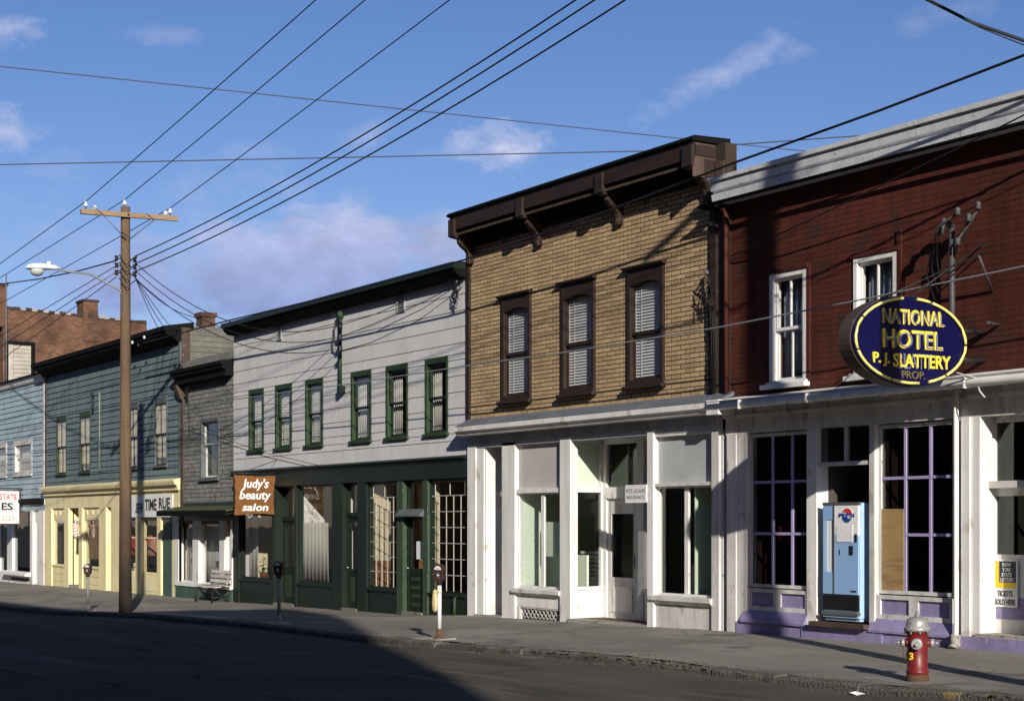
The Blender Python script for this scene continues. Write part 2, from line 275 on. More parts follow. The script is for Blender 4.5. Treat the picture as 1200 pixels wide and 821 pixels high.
# ------------------------------------------------------------------ mesh builder
WL = {}                                           # world location of every object made
class MB:
    def __init__(s): s.v = []; s.f = []; s.mi = []; s.sm = []
    def face(s, idx, m=0, smooth=False): s.f.append(idx); s.mi.append(m); s.sm.append(smooth)
    def poly(s, pts, m=0):
        b = len(s.v); s.v += [tuple(p) for p in pts]; s.face(list(range(b, b+len(pts))), m)
    def box(s, x0, x1, y0, y1, z0, z1, m=0):
        if x1 < x0: x0, x1 = x1, x0
        if y1 < y0: y0, y1 = y1, y0
        if z1 < z0: z0, z1 = z1, z0
        b = len(s.v)
        s.v += [(x0, y0, z0), (x1, y0, z0), (x1, y1, z0), (x0, y1, z0), (x0, y0, z1), (x1, y0, z1), (x1, y1, z1), (x0, y1, z1)]
        for q in ((0, 3, 2, 1), (4, 5, 6, 7), (0, 1, 5, 4), (1, 2, 6, 5), (2, 3, 7, 6), (3, 0, 4, 7)): s.face([b+i for i in q], m)
        return s
    def prism(s, prof, a, b, axis='x', m=0):
        """closed profile; axis x: (y,z) points extruded in X; axis y: (x,z); axis z: (x,y)"""
        n = len(prof); o = len(s.v)
        for t in (a, b):
            for p in prof:
                s.v.append({'x': (t, p[0], p[1]), 'y': (p[0], t, p[1]), 'z': (p[0], p[1], t)}[axis])
        for i in range(n):
            j = (i+1) % n; s.face([o+i, o+j, o+n+j, o+n+i], m)
        s.face([o+i for i in range(n)][::-1], m); s.face([o+n+i for i in range(n)], m)
        return s
    def hexa(s, p, m=0):                          # eight corners: bottom four, top four
        b = len(s.v); s.v += [tuple(q) for q in p]
        for q in ((0, 3, 2, 1), (4, 5, 6, 7), (0, 1, 5, 4), (1, 2, 6, 5), (2, 3, 7, 6), (3, 0, 4, 7)): s.face([b+i for i in q], m)
        return s
    def tube(s, pts, r, n=6, m=0, cap=True):
        pts = [Vector(p) for p in pts]; rs = r if isinstance(r, (list, tuple)) else [r]*len(pts); o = len(s.v)
        for i, p in enumerate(pts):
            d = (pts[min(i+1, len(pts)-1)]-pts[max(i-1, 0)]).normalized()
            a = Vector((0, 0, 1)) if abs(d.z) < .9 else Vector((1, 0, 0))
            u = d.cross(a).normalized(); w = d.cross(u)
            for k in range(n):
                t = 2*math.pi*k/n; s.v.append(tuple(p+(u*math.cos(t)+w*math.sin(t))*rs[i]))
        for i in range(len(pts)-1):
            for k in range(n):
                k2 = (k+1) % n; s.face([o+i*n+k, o+(i+1)*n+k, o+(i+1)*n+k2, o+i*n+k2], m, True)
        if cap:
            s.face([o+k for k in range(n)], m); e = o+(len(pts)-1)*n; s.face([e+k for k in range(n)][::-1], m)
        return s
    def lathe(s, c, prof, n=20, m=0, axis='z'):
        o = len(s.v)
        for (r, h) in prof:
            for k in range(n):
                t = 2*math.pi*k/n; a, b = r*math.cos(t), r*math.sin(t)
                s.v.append({'z': (c[0]+a, c[1]+b, c[2]+h), 'y': (c[0]+a, c[1]+h, c[2]+b), 'x': (c[0]+h, c[1]+a, c[2]+b)}[axis])
        for i in range(len(prof)-1):
            for k in range(n):
                k2 = (k+1) % n; s.face([o+i*n+k, o+i*n+k2, o+(i+1)*n+k2, o+(i+1)*n+k], m, True)
        s.face([o+k for k in range(n)][::-1], m); e = o+(len(prof)-1)*n; s.face([e+k for k in range(n)], m)
        return s
    def rot(s, ang, c, axis='Z', start=0):
        R = Matrix.Rotation(ang, 3, axis); c = Vector(c)
        for i in range(start, len(s.v)): s.v[i] = tuple(R @ (Vector(s.v[i])-c)+c)
        return s
    def mesh(s, name, mats, c):
        me = bpy.data.meshes.new(name)
        me.from_pydata([(a-c[0], b-c[1], d-c[2]) for a, b, d in s.v], [], s.f)
        for m in (mats if isinstance(mats, (list, tuple)) else [mats]): me.materials.append(m)
        me.polygons.foreach_set('material_index', s.mi); me.polygons.foreach_set('use_smooth', s.sm)
        bm = bmesh.new(); bm.from_mesh(me); bmesh.ops.recalc_face_normals(bm, faces=bm.faces); bm.to_mesh(me); bm.free()
        return me
    def build(s, name, mats, parent=None, label=None, cat=None, group=None, kind=None, origin=None):
        if origin is None:
            xs, ys, zs = zip(*s.v); origin = ((min(xs)+max(xs))/2, (min(ys)+max(ys))/2, min(zs))
        return link(name, s.mesh(name, mats, origin), origin, parent, label, cat, group, kind)
def link(name, me, loc, parent=None, label=None, cat=None, group=None, kind=None):
    o = bpy.data.objects.new(name, me); COL.objects.link(o); put(o, loc, parent); tag(o, label, cat, group, kind); return o
def put(o, loc, parent=None):
    loc = Vector(loc); WL[o] = loc
    if parent is not None: o.parent = parent; o.location = loc-WL[parent]
    else: o.location = loc
def tag(o, label=None, cat=None, group=None, kind=None):
    for k, v in (('label', label), ('category', cat), ('group', group), ('kind', kind)):
        if v: o[k] = v
def thing(name, loc, label, cat, group=None):
    o = bpy.data.objects.new(name, None); COL.objects.link(o); o.empty_display_size = .3
    put(o, loc); tag(o, label, cat, group); return o
def copy_tree(o, loc=None, parent=None, label=None):
    c = o.copy(); COL.objects.link(c); c.parent = parent
    if loc is not None: c.location = loc
    WL[c] = Vector(loc) if loc is not None else WL[o]
    if label: c['label'] = label
    for ch in list(o.children): copy_tree(ch, None, c)
    return c
def B(name, par, m, x0, x1, y0, y1, z0, z1, **k): return MB().box(x0, x1, y0, y1, z0, z1).build(name, m, par, **k)

def text(name, s, c, w, h, u, v, m, par, ext=.006, bold=.0, shear=0, **k):
    """flat lettering centred on c, fitted to w x h, along u and v, with a little thickness towards u x v"""
    cu = bpy.data.curves.new('lettering', 'FONT'); cu.body = s; cu.extrude = .02; cu.offset = bold; cu.resolution_u = 3; cu.shear = shear
    cu.align_x = 'CENTER'; cu.space_line = .9
    t = bpy.data.objects.new('t', cu); COL.objects.link(t); dg = bpy.context.evaluated_depsgraph_get()
    me = bpy.data.meshes.new_from_object(t.evaluated_get(dg)); bpy.data.objects.remove(t)
    xs = [p.co.x for p in me.vertices]; ys = [p.co.y for p in me.vertices]
    x0, x1, y0, y1 = min(xs), max(xs), min(ys), max(ys); u = Vector(u); v = Vector(v); n = u.cross(v)
    for p in me.vertices:
        a = (p.co.x-(x0+x1)/2)/(x1-x0)*w; b = (p.co.y-(y0+y1)/2)/(y1-y0)*h; e = p.co.z/.02*ext
        p.co = u*a+v*b+n*e
    me.materials.clear(); me.materials.append(m); me.name = name
    return link(name, me, c, par, **k)

# ------------------------------------------------------------------ wall pieces
def holed(mb, x0, x1, y0, y1, z0, z1, holes, m=0):
    zs = sorted({z0, z1, *[min(max(z, z0), z1) for h in holes for z in h[2:]]})
    for a, b in zip(zs, zs[1:]):
        if b-a < 1e-4: continue
        cuts = sorted([(h[0], h[1]) for h in holes if h[2] < (a+b)/2 < h[3]]); x = x0
        for c, d in cuts:
            if c > x: mb.box(x, c, y0, y1, a, b, m)
            x = max(x, d)
        if x < x1: mb.box(x, x1, y0, y1, a, b, m)
    return mb
def rows(x0, x1, z0, z1, course, holes):
    """(x0,x1,z0,z1,row) of each run of cladding, cut round the openings"""
    out = []; n = max(1, round((z1-z0)/course)); c = (z1-z0)/n
    for i in range(n):
        a, b = z0+i*c, z0+(i+1)*c
        br = sorted({a, b, *[z for h in holes for z in h[2:] if a+.012 < z < b-.012]})
        for p, q in zip(br, br[1:]):
            x = x0
            for (h0, h1) in sorted([(h[0], h[1]) for h in holes if h[2] < (p+q)/2 < h[3]]):
                if h0 > x+.01: out.append((x, min(h0, x1), p, q, i))
                x = max(x, h1)
            if x < x1-.01: out.append((x, x1, p, q, i))
    return out
def unit_board(thick, lip):
    return MB().prism([(-thick, -.5), (-thick, -.46), (-lip, .5), (.004, .5), (.004, -.5)], -.5, .5).mesh('board', M['siding'], (0, 0, 0))
def cladding(par, name, x0, x1, z0, z1, course, holes, m, y=FY, thick=.03, lip=.006, seg=None, joint=.004):
    me = unit_board(thick, lip); me.materials.clear(); me.materials.append(m); me.name = name
    for (a, b, p, q, i) in rows(x0, x1, z0, z1, course, holes):
        cuts = [a]
        if seg:
            t = x0+(i % 2)*seg*.5-seg
            while t < b:
                if t > a+.08 and t < b-.08: cuts.append(t)
                t += seg
        cuts.append(b)
        for c, d in zip(cuts, cuts[1:]):
            o = link(name, me, ((c+d)/2, y-random.uniform(0, .0015 if seg else .004), (p+q)/2), par); o.scale = (d-c-(joint if seg else 0), 1, q-p)
            if seg: o.rotation_euler = (0, random.uniform(-.0006, .0006), 0)
def brickwork(par, x0, x1, z0, z1, course, length, holes, m, joint=.012, y=FY, deep=.005, jit=.002):
    pcs = []
    for (a, b, p, q, i) in rows(x0, x1, z0, z1, course, holes):
        t = x0-(length if i % 2 else length*.5); cuts = [a]
        while t < b:
            if a+.05 < t < b-.05: cuts.append(t)
            t += length
        cuts.append(b)
        for c, d in zip(cuts, cuts[1:]):
            if q-p > .02: pcs.append(((c+d)/2, (p+q)/2, d-c-joint*1.5, q-p-joint))
    pcs.sort(key=lambda t: math.hypot(t[0], y)/max(.05, t[2]))
    me = MB().box(-.5, .5, -1, 0, -.5, .5).mesh('brick', m, (0, 0, 0))
    for (x, z, w, hh) in pcs[:300]:
        o = link('brick', me, (x, y, z), par); o.scale = (w, deep+random.uniform(-jit, jit), hh); o.rotation_euler = (0, random.uniform(-.004, .004), 0)
    mb = MB()
    for (x, z, w, hh) in pcs[300:]:
        d = deep+random.uniform(-jit, jit); mb.box(x-w/2, x+w/2, y-d, y, z-hh/2, z+hh/2)
    mb.build('brickwork', m, par, kind='stuff')
def ring(mb, x0, x1, y0, y1, z0, z1, l, r, t, b, m=0):
    mb.box(x0, x0+l, y0, y1, z0, z1, m); mb.box(x1-r, x1, y0, y1, z0, z1, m)
    mb.box(x0+l, x1-r, y0+.003, y1, z1-t, z1, m); mb.box(x0+l, x1-r, y0+.003, y1, z0, z0+b, m); return mb
def pane(par, x0, x1, y, z0, z1, g=None, **k): return B('pane', par, g or G, x0, x1, y, y+.006, z0, z1, **k)
def blinds(par, x0, x1, y, z0, z1, pitch=.05, m=None, tilt=.02):
    mb = MB(); z = z0
    while z < z1-.02:
        mb.hexa([(x0, y, z), (x1, y, z), (x1, y+.03, z+tilt), (x0, y+.03, z+tilt), (x0, y, z+.004), (x1, y, z+.004), (x1, y+.03, z+tilt+.004), (x0, y+.03, z+tilt+.004)]); z += pitch
    for t in (.2, .8):
        xx = x0+(x1-x0)*t; mb.box(xx-.012, xx+.012, y-.004, y-.002, z0, z1)
    mb.build('blind', m or M['blind'], par)
def drape(par, x0, x1, y, z0, z1, m, name='curtain', waves=7, amp=.025):
    mb = MB(); n = waves*4; top = []; o = len(mb.v)
    for i in range(n+1):
        x = x0+(x1-x0)*i/n; yy = y+amp*math.sin(i/n*waves*2*math.pi)
        mb.v += [(x, yy, z0), (x, yy, z1), (x, yy+.006, z0), (x, yy+.006, z1)]
    for i in range(n):
        a = o+4*i; b = a+4
        mb.face([a, b, b+1, a+1], 0, True); mb.face([a+2, a+3, b+3, b+2], 0, True); mb.face([a+1, b+1, b+3, a+3]); mb.face([a, a+2, b+2, b])
    return mb.build(name, m, par)
def sash_window(par, x0, x1, z0, z1, mt, ms, tw=.11, proud=.045, deep=.16, meet=.5, mid=False, cover=None, g=None, sill=True, top=None, sb=.05, label=None):
    """double hung window: trim frame, two sashes one behind the other, panes and what hangs behind them"""
    mb = ring(MB(), x0, x1, FY-proud, FY+deep+.05, z0, z1, tw, tw, top or tw, tw*.8)
    if sill: mb.box(x0-.04, x1+.04, FY-proud-.05, FY-proud+.02, z0-.03, z0+.035)
    wn = mb.build('window', mt, par, label=label)
    a, b, c, d = x0+tw, x1-tw, z0+tw*.8, z1-(top or tw); zm = c+(d-c)*meet
    for (p, q, yy) in ((zm-.02, d, FY+deep-.07), (c, zm+.02, FY+deep-.03)):
        s = ring(MB(), a, b, yy, yy+.035, p, q, sb, sb, .05, .05)
        if mid: s.box((a+b)/2-.016, (a+b)/2+.016, yy+.002, yy+.033, p+.05, q-.05)
        s.build('sash', ms, wn)
        if mid:
            pane(wn, a+sb, (a+b)/2-.016, yy+.014, p+.05, q-.05, g); pane(wn, (a+b)/2+.016, b-sb, yy+.014, p+.05, q-.05, g)
        else: pane(wn, a+sb, b-sb, yy+.014, p+.05, q-.05, g)
    if cover: cover(wn, a, b, FY+deep+.06, c, d)
    return wn
def shop_window(par, x0, x1, z0, z1, y, mf, fw=.06, xs=(), zs=(), mm=None, mw=.022, g=None, g_each=True, name='window', dp=.07, label=None):
    """fixed glazing: frame, muntins at xs and zs, one pane to each light"""
    wn = ring(MB(), x0, x1, y-dp/2, y+dp/2, z0, z1, fw, fw, fw, fw).build(name, mf, par, label=label)
    a, b, c, d = x0+fw, x1-fw, z0+fw, z1-fw
    for t in xs: B('muntin', wn, mm or mf, t-mw, t+mw, y-.022, y+.022, c, d)
    for t in zs: B('muntin', wn, mm or mf, a, b, y-.018, y+.018, t-mw, t+mw)
    ex = [a, *sorted(xs), b]; ez = [c, *sorted(zs), d]
    for i in range(len(ex)-1):
        for j in range(len(ez)-1):
            pane(wn, ex[i]+(mw if i else 0), ex[i+1]-(mw if i < len(ex)-2 else 0), y-.003+random.uniform(-.002, .002), ez[j]+(mw if j else 0), ez[j+1]-(mw if j < len(ez)-2 else 0), g)
    return wn
def shell(par, x0, x1, zb, zt, depth, mw, mr, y0=FY+.26, roof_drop=.25):
    B('wall', par, mw, x0+.004, x0+.2, y0, y0+depth, zb, zt); B('wall', par, mw, x1-.2, x1-.004, y0, y0+depth, zb, zt)
    B('wall', par, mw, x0+.2, x1-.2, y0+depth-.2, y0+depth, zb, zt-.003)
    B('roof', par, mr, x0+.2, x1-.2, y0, y0+depth-.2, zt-roof_drop-.15, zt-roof_drop)
def room(par, x0, x1, z0, z1, y0, y1, mw, mf=None, mc=None, part=None):
    B('interior_floor', par, mf or M['floor'], x0, x1, y0, y1, z0-.08, z0); B('ceiling', par, mc or mw, x0, x1, y0, y1, z1, z1+.08)
    for (a, b, c, d) in ((x0, x0+.05, y0, y1), (x1-.05, x1, y0, y1), (x0+.05, x1-.05, y1-.05, y1)):
        B('interior_wall', par, mw, a, b, c, d, z0+.001, z1-.001)
# ================================================================== ground
KY = 13.2                                          # face of the kerb
def lerp_table(t):
    t = sorted(t)
    def f(x):
        if x <= t[0][0]: return t[0][1]
        for (a, p), (b, q) in zip(t, t[1:]):
            if x <= b: return p+(q-p)*(x-a)/(b-a)
        return t[-1][1]
    return f
basez = lerp_table([(-110, -.95), (X(55), -.60), (X(150), -.54), (X(275), -.48), (X(400), -.40), (X(470), -.36), (X(553), -.23), (X(665), -.175), (X(770), -.115), (X(857), -.085), (X(950), -.07), (X(1118), -.04), (X(1200), -.03), (0, 0), (30, .1)])
kerbz = lerp_table([(-110, -1.2), (X(0, KY), -.80), (X(75, KY), -.67), (X(147, KY), -.47), (X(300, KY), -.31), (X(430, KY), -.285), (X(500, KY), -.23), (X(617, KY), -.15), (X(733, KY), -.105), (X(908, KY), -.11), (X(1025, KY), -.09), (X(1200, KY), -.02), (0, .05), (30, .15)])
def gz(x, y):
    if y >= FY: return basez(x)
    if y >= KY: return kerbz(x)+(basez(x)-kerbz(x))*(y-KY)/(FY-KY)
    return kerbz(x)-.095+.03*min(1, (KY-y)/4)
def sheet(name, xs, ys, zf, m, **k):
    mb = MB(); n = len(ys)
    for x in xs:
        for y in ys: mb.v.append((x, y, zf(x, y)))
    for i in range(len(xs)-1):
        for j in range(n-1): a = i*n+j; mb.face([a, a+n, a+n+1, a+1], 0, True)
    return mb.build(name, m, **k)
def span(a, b, n): return [a+(b-a)*i/n for i in range(n+1)]
from mathutils import noise as MN
def bumpy(x, y, s, a): return a*(MN.noise(Vector((x*s, y*s, 3.3)))+.5*MN.noise(Vector((x*s*2.7, y*s*2.7, 8.1))))
sheet('ground', span(-1500, 1500, 6), span(-800, 2200, 6), lambda x, y: -2.2, M['groundfar'], kind='structure')
sheet('road', span(-110, 30, 350), span(1.2, KY+.05, 60), lambda x, y: gz(x, min(y, KY-.001))+bumpy(x, y, .6, .012), M['asphalt'], kind='structure')
walk = sheet('pavement', span(-110, 30, 500), span(KY+.19, FY+.06, 26), lambda x, y: gz(x, y)+bumpy(x, y, 1.1, .012)+(bumpy(x, y, 3, .012) if y < KY+1 else 0), M['sidewalk'], kind='structure')
sheet('near_pavement', span(-110, 30, 20), span(-4, 1.2, 4), lambda x, y: gz(x, 1.3)+.13, M['sidewalk'], kind='structure')
# kerb stones, worn and uneven, each one laid singly
x = -92.0; i = 0
while x < 6:
    l = random.uniform(1.1, 1.7); a, b = x, x+l-.005; zc = kerbz((a+b)/2); t = random.uniform(-.012, .012)
    y0 = KY+random.uniform(-.03, .03); tilt = random.uniform(-.01, .01)
    za, zb = kerbz(a)+t-tilt, kerbz(b)+t+tilt
    mb = MB(); n = 5
    for k in range(n+1):
        xx = a+(b-a)*k/n; zt = za+(zb-za)*k/n+random.uniform(-.014, .012); yy = y0+random.uniform(-.015, .015)
        mb.v += [(xx, yy, zt-.45), (xx, yy, zt-.03), (xx, yy+.035, zt), (xx, KY+.2, zt+.004), (xx, KY+.2, zt-.45)]
    for k in range(n):
        for j in range(4): mb.face([5*k+j, 5*k+5+j, 5*k+6+j, 5*k+1+j])
    mb.face([0, 1, 2, 3, 4]); mb.face([5*n+j for j in range(5)][::-1])
    yel = X(915, KY) < (a+b)/2 < X(1260, KY)
    mb.build('kerb_stone', M['kerbyellow'] if yel else M['kerb'], walk); x += l
# broken asphalt, dirt and weeds along the kerb
def scatter(name, n, m, xr, yr, size, flat, zoff=0):
    mb = MB()
    for _ in range(n):
        x = random.uniform(*xr); y = random.gauss((yr[0]+yr[1])/2, (yr[1]-yr[0])/3.2); y = min(max(y, yr[0]), yr[1]); s = random.uniform(*size)
        z = (kerbz(x)-.095 if y < KY else gz(x, y))+zoff; p = []
        for q in range(2):
            for k in range(4):
                t = k*math.pi/2+random.uniform(-.5, .5); r = s*random.uniform(.5, 1)*(1 if q == 0 else .55)
                p.append((x+r*math.cos(t)*1.5, y+r*math.sin(t), z-.01 if q == 0 else z+s*flat*random.uniform(.5, 1)))
        mb.hexa(p)
    return mb.build(name, m, kind='stuff')
scatter('gutter_rubble', 4200, M['dirt'], (-62, -6), (KY-.32, KY+.03), (.01, .045), .4, -.004)
scatter('pavement_rubble', 2600, M['kerb'], (-62, -6), (KY-.02, KY+.5), (.01, .045), .18, -.004)
scatter('road_grit', 900, M['dirt'], (-60, -6), (KY-2.2, KY-.3), (.01, .03), .4)
mb = MB()
for c in range(60):
    cx = random.uniform(-40, -9); cy = random.choice([KY+random.uniform(.1, .35), KY-.02, KY+random.uniform(.2, .6)])
    for _ in range(random.randint(5, 16)):
        x = cx+random.gauss(0, .14); y = cy+random.gauss(0, .05); z = gz(x, max(y, KY)); t = random.uniform(0, 6.28); h = random.uniform(.015, .05)
        mb.poly([(x, y, z), (x+.012*math.cos(t), y+.012*math.sin(t), z), (x+random.gauss(0, .03), y+random.gauss(0, .03), z+h)])
mb.build('kerb_weeds', M['weed'], kind='stuff')
# pale concrete pads round the kerbside posts
def pad(px, py, w, d):
    xx = X(px, KY+.5); mb = MB()
    pts = [(xx-w, KY+.2), (xx+w, KY+.2), (xx+w*.94, KY+d), (xx-w*.92, KY+d)]
    mb.hexa([(a, b, gz(a, b)-.05) for a, b in pts]+[(a, b, gz(a, b)+.022) for a, b in pts]); mb.build('concrete_pad', M['concrete'], walk)
pad(515, 745, .42, .6); pad(218, 712, 2.6, .75); pad(327, 728, .4, .6); pad(103, 712, .5, .6)
# ================================================================== tan brick building
def zr(r): return EYE+FY/cs*r                        # height on the front plane from a slope towards the vanishing point
def Zf(px, py): return Z(px, py)
U, V = (1, 0, 0), (0, 0, 1)
TX0, TX1 = X(549), X(850)
tan = thing('brick_building', ((TX0+TX1)/2, FY, basez(X(700))), 'tan brick two storey building with dark brown bracketed cornice and white empty shop front', 'building')
def build_tan():
    p = tan; x0, x1 = TX0, TX1; zb = 3.93; ztop = 7.7
    wz = (zr(265/1206)+.0, zr(142/1206))
    wins = [(X(589.5), X(623)), (X(659.5), X(698)), (X(737), X(779))]
    holes = [(a+.03, b-.03, 4.24, 6.33) for a, b in wins]
    holed(MB(), x0, x1, FY, FY+.25, zb-.4, 8.2, holes).build('wall', M['mortar'], p)
    tl, tr = x0+.1, X(834)
    brickwork(p, tl, tr, zb+.02, 7.62, .0835, .262, [(a, b, 4.22, 6.36) for a, b in wins], M['tanbrick'], joint=.017)
    B('corner_board', p, M['brown'], x0-.03, tl, FY-.05, FY+.1, zb, 7.9)
    B('corner_board', p, M['brown'], tr, X(841), FY-.05, FY+.1, zb, 7.9)
    B('corner_board', p, M['brown_pale'], X(841)+.004, x1-.02, FY-.025, FY+.1, zb, 7.9)
    # arched windows with a flat hood
    for a, b in wins:
        z0, z1 = 4.22, 6.36; tw = .095; ia, ib = a+tw, b-tw+.02; c = z0+.13; d = z1-.23; rise = .065
        mb = MB(); y0, y1 = FY-.05, FY+.2
        mb.box(a, ia, y0, y1, z0, z1); mb.box(ib, b, y0, y1, z0, z1); mb.box(ia, ib, y0, y1, z0, c)
        n = 10
        for k in range(n):                            # head of the frame cut to a low arch
            u0, u1 = k/n, (k+1)/n; f = lambda u: d-rise+rise*(1-(2*u-1)**2)
            xa, xb = ia+(ib-ia)*u0, ia+(ib-ia)*u1
            mb.hexa([(xa, y0+.003, f(u0)), (xb, y0+.003, f(u1)), (xb, y1, f(u1)), (xa, y1, f(u0)), (xa, y0+.003, z1), (xb, y0+.003, z1), (xb, y1, z1), (xa, y1, z1)])
        wn = mb.build('window', M['brown'], p)
        MB().prism([(FY-.13, z1+.035), (FY-.13, z1+.06), (FY-.02, z1+.08), (FY-.02, z1+.004), (FY-.08, z1+.01)], a-.09, b+.07).build('hood', M['brown'], wn)
        B('sill', wn, M['brown'], a-.06, b+.05, FY-.13, FY+.02, z0-.05, z0+.02)
        zm = z0+.98
        for (q0, q1, yy, e) in ((zm-.025, d, FY-.01, .025), (c, zm+.025, FY+.03, .045)):
            s = MB(); s.box(ia, ia+e, yy, yy+.035, q0, q1); s.box(ib-e, ib, yy, yy+.035, q0, q1); s.box(ia+e, ib-e, yy+.003, yy+.035, q0, q0+.055); s.box(ia+e, ib-e, yy+.003, yy+.035, q1-.05 if q1 < d else q1-.02, q1)
            s.build('sash', M['brown'], wn); pane(wn, ia+e, ib-e, yy+.015, q0+.055, q1-.02)
        B('roller_blind', wn, M['blind'], ia, ib, FY+.155, FY+.16, c, d+.02)
        blinds(wn, ia+.02, ib-.02, FY+.075, c+.06, d-.01, .056, tilt=.042)
        B('jamb_liner', wn, M['white'], ia+.001, ia+.014, FY+.08, FY+.13, c, d-.05)
    # main cornice
    cy = FY-.49; T = 8.29; ca, cb = X(527, cy), -21.6
    B('cornice_fascia', p, M['brown'], ca, cb, cy, cy+.05, 7.93, T-.05)
    MB().prism([(cy-.06, T-.05), (cy-.06, T-.02), (cy+.0, T+.02), (FY+.3, T+.05), (FY+.3, T-.07), (cy, T-.07)], ca-.05, cb+.04).build('cornice_cap', M['black'], p)
    MB().prism([(cy+.05, 7.95), (cy+.05, 8.2), (FY+.27, 8.2), (FY+.27, 7.95), (FY, 7.95)], ca+.03, cb-.03).build('soffit', M['brown'], p)
    MB().prism([(cy+.06, 7.82), (cy+.06, 7.87), (cy+.16, 7.95), (cy+.3, 7.95), (cy+.3, 7.9)], ca+.1, cb-.1).build('moulding', M['brown_pale'], p)
    B('frieze', p, M['brown'], x0+.12, cb-.03, FY-.03, FY+.02, 7.6, 7.95)
    def bracket(bx, w, deep=True):
        pr = [(FY-.02, 7.26), (FY-.08, 7.26), (FY-.1, 7.32), (FY-.075, 7.37), (FY-.1, 7.46), (FY-.16, 7.54), (FY-.27, 7.61), (FY-.34, 7.69), (FY-.34, 7.76), (cy-.025, 7.78), (cy-.025, 8.14), (FY-.02, 8.14)]
        b = MB().prism(pr, bx, bx+w).build('bracket', M['brown'], p)
        pr2 = [(y-.012, z-.012) for y, z in pr[1:9]]
        MB().prism([(y-.015, z) for y, z in pr[1:10]]+[(y+.01, z) for y, z in pr[1:10]][::-1], bx+.03, bx+w-.03).build('bracket_face', M['brown_pale'], b)
        B('bracket_cap', b, M['brown'], bx-.03, bx+w+.03, cy-.045, cy+.02, 7.8, 8.16)
    for pxx, w in ((528, .17), (607, .17), (700, .17)): bracket(X(pxx, cy), w)
    bracket(cb-.22, .2)
    B('cornice_end', p, M['brown_pale'], cb-.021, cb, cy+.0, FY+.26, 7.62, 8.2)
    B('end_panel', p, M['brown'], cb+.001, cb+.02, cy+.05, FY-.02, 7.98, 8.16); B('end_panel', p, M['brown'], cb+.001, cb+.02, cy+.25, FY-.02, 7.64, 7.93)
    for q in (560, 592, 655, 672, 760): B('cornice_peg', p, M['brown_pale'], X(q), X(q)+.05, FY-.1, FY-.03, 7.5, 7.6)
    # shop cornice
    hz = zr(90/1150)                                # underside of the frieze
    ly = FY-.36; z1 = Z(533, 500, ly); zq = Z(533, 508.5, ly); la, lb = X(533, ly), X(842, ly)
    MB().prism([(ly, z1), (FY-.02, zb+.03), (FY-.02, zb-.04), (ly+.02, z1-.03)], la, lb).build('cornice_flashing', M['metalgrey'], p)
    MB().prism([(ly-.02, z1-.012), (ly-.02, zq+.05), (ly+.03, zq+.02), (ly+.05, zq-.03), (FY-.2, zq-.05), (FY-.2, z1-.03), (ly+.02, z1-.035)], la-.02, lb+.02).build('shop_cornice', M['white'], p)
    B('cornice_block', p, M['white'], lb-.26, lb+.05, ly-.05, FY+.0, zq-.07, z1+.02)
    B('frieze', p, M['greypaint'], x0+.03, x1-.03, FY-.06, FY+.2, zr(92/1150)-.1, z1-.02)
    B('frieze_moulding', p, M['greypaint'], x0+.02, x1-.02, FY-.075, FY-.055, hz-.0, hz+.04)
    # shop front, left to right
    gb = basez((x0+x1)/2)-.5
    W_ = M['white']; WO = M['white_old']
    def post(a, b, y0=FY-.07, y1=FY+.15, m=W_, zt=hz, name='pilaster'): return B(name, p, m, a, b, y0, y1, gb, zt)
    post(X(551), X(560.5), FY-.07); post(X(560.5)+.003, X(569), FY-.045)
    post(X(591), X(606), FY-.06)
    # left door, set back
    dy = FY+.42; da, db = X(576, dy), X(591)+.02
    B('door_reveal', p, W_, X(569), X(569)+.05, FY-.02, dy+.1, gb, hz)
    B('step', p, M['concrete'], X(560), X(592), FY-.1, dy+.3, gb, zr(-107/1165))
    fr = ring(MB(), X(569)+.05, db, dy-.03, dy+.05, zr(-107/1165), hz, .07, .05, .06, .01); fr.box(X(569)+.05, db, dy-.12, dy-.03, zr(31/1180), zr(37/1180)); fr.build('door_frame', WO, p)
    pane(p, X(569)+.12, db-.05, dy, zr(38/1180), hz-.06, GD, label='dark transom pane over the narrow left door')
    q0, q1 = X(569)+.12, db-.05; z0 = zr(-106/1165)
    d = ring(MB(), q0, q1, dy+.03, dy+.075, z0, zr(30/1180), .1, .1, .1, .1); d.box(q0+.1, q1-.1, dy+.033, dy+.07, z0+.1, z0+.65); d.box(q0+.1, q1-.1, dy+.033, dy+.07, zr(4/1180), zr(30/1180)-.1)
    d = d.build('door', W_, p); pane(d, q0+.1, q1-.1, dy+.05, z0+.65, zr(4/1180), GD)
    B('door_panel', d, W_, q0+.2, q1-.2, dy+.02, dy+.035, z0+.18, z0+.55); B('door_panel', d, W_, q0+.2, q1-.2, dy+.02, dy+.035, zr(8/1180), zr(22/1180))
    MB().lathe((q0+.05, dy+.02, z0+.95), [(.012, .02), (.012, -.02), (.035, -.03), (.035, -.05), (.015, -.06)], 10, axis='y').build('door_knob', M['darkmetal'], d)
    # left display window
    wa, wb = X(606), X(660)
    B('signboard_panel', p, M['mauve'], wa+.03, wb-.005, FY+.03, FY+.06, zr(40/1235), hz-.02)
    B('window_rail', p, W_, wa, wb, FY-.03, FY+.12, zr(35/1235), zr(40/1235)); B('panel_frame', p, WO, wa, wb, FY-.03, FY+.05, hz-.09, hz-.001)
    shop_window(p, wa+.005, wb-.005, zr(-77/1235), zr(35/1235), FY+.05, W_, .04, [X(634.5)], [], W_, .055)
    MB().prism([(FY-.12, zr(-79/1235)), (FY-.12, zr(-83/1235)), (FY-.03, zr(-86/1235)), (FY+.1, zr(-86/1235)), (FY+.1, zr(-76/1235))], wa-.06, wb).build('window_sill', WO, p)
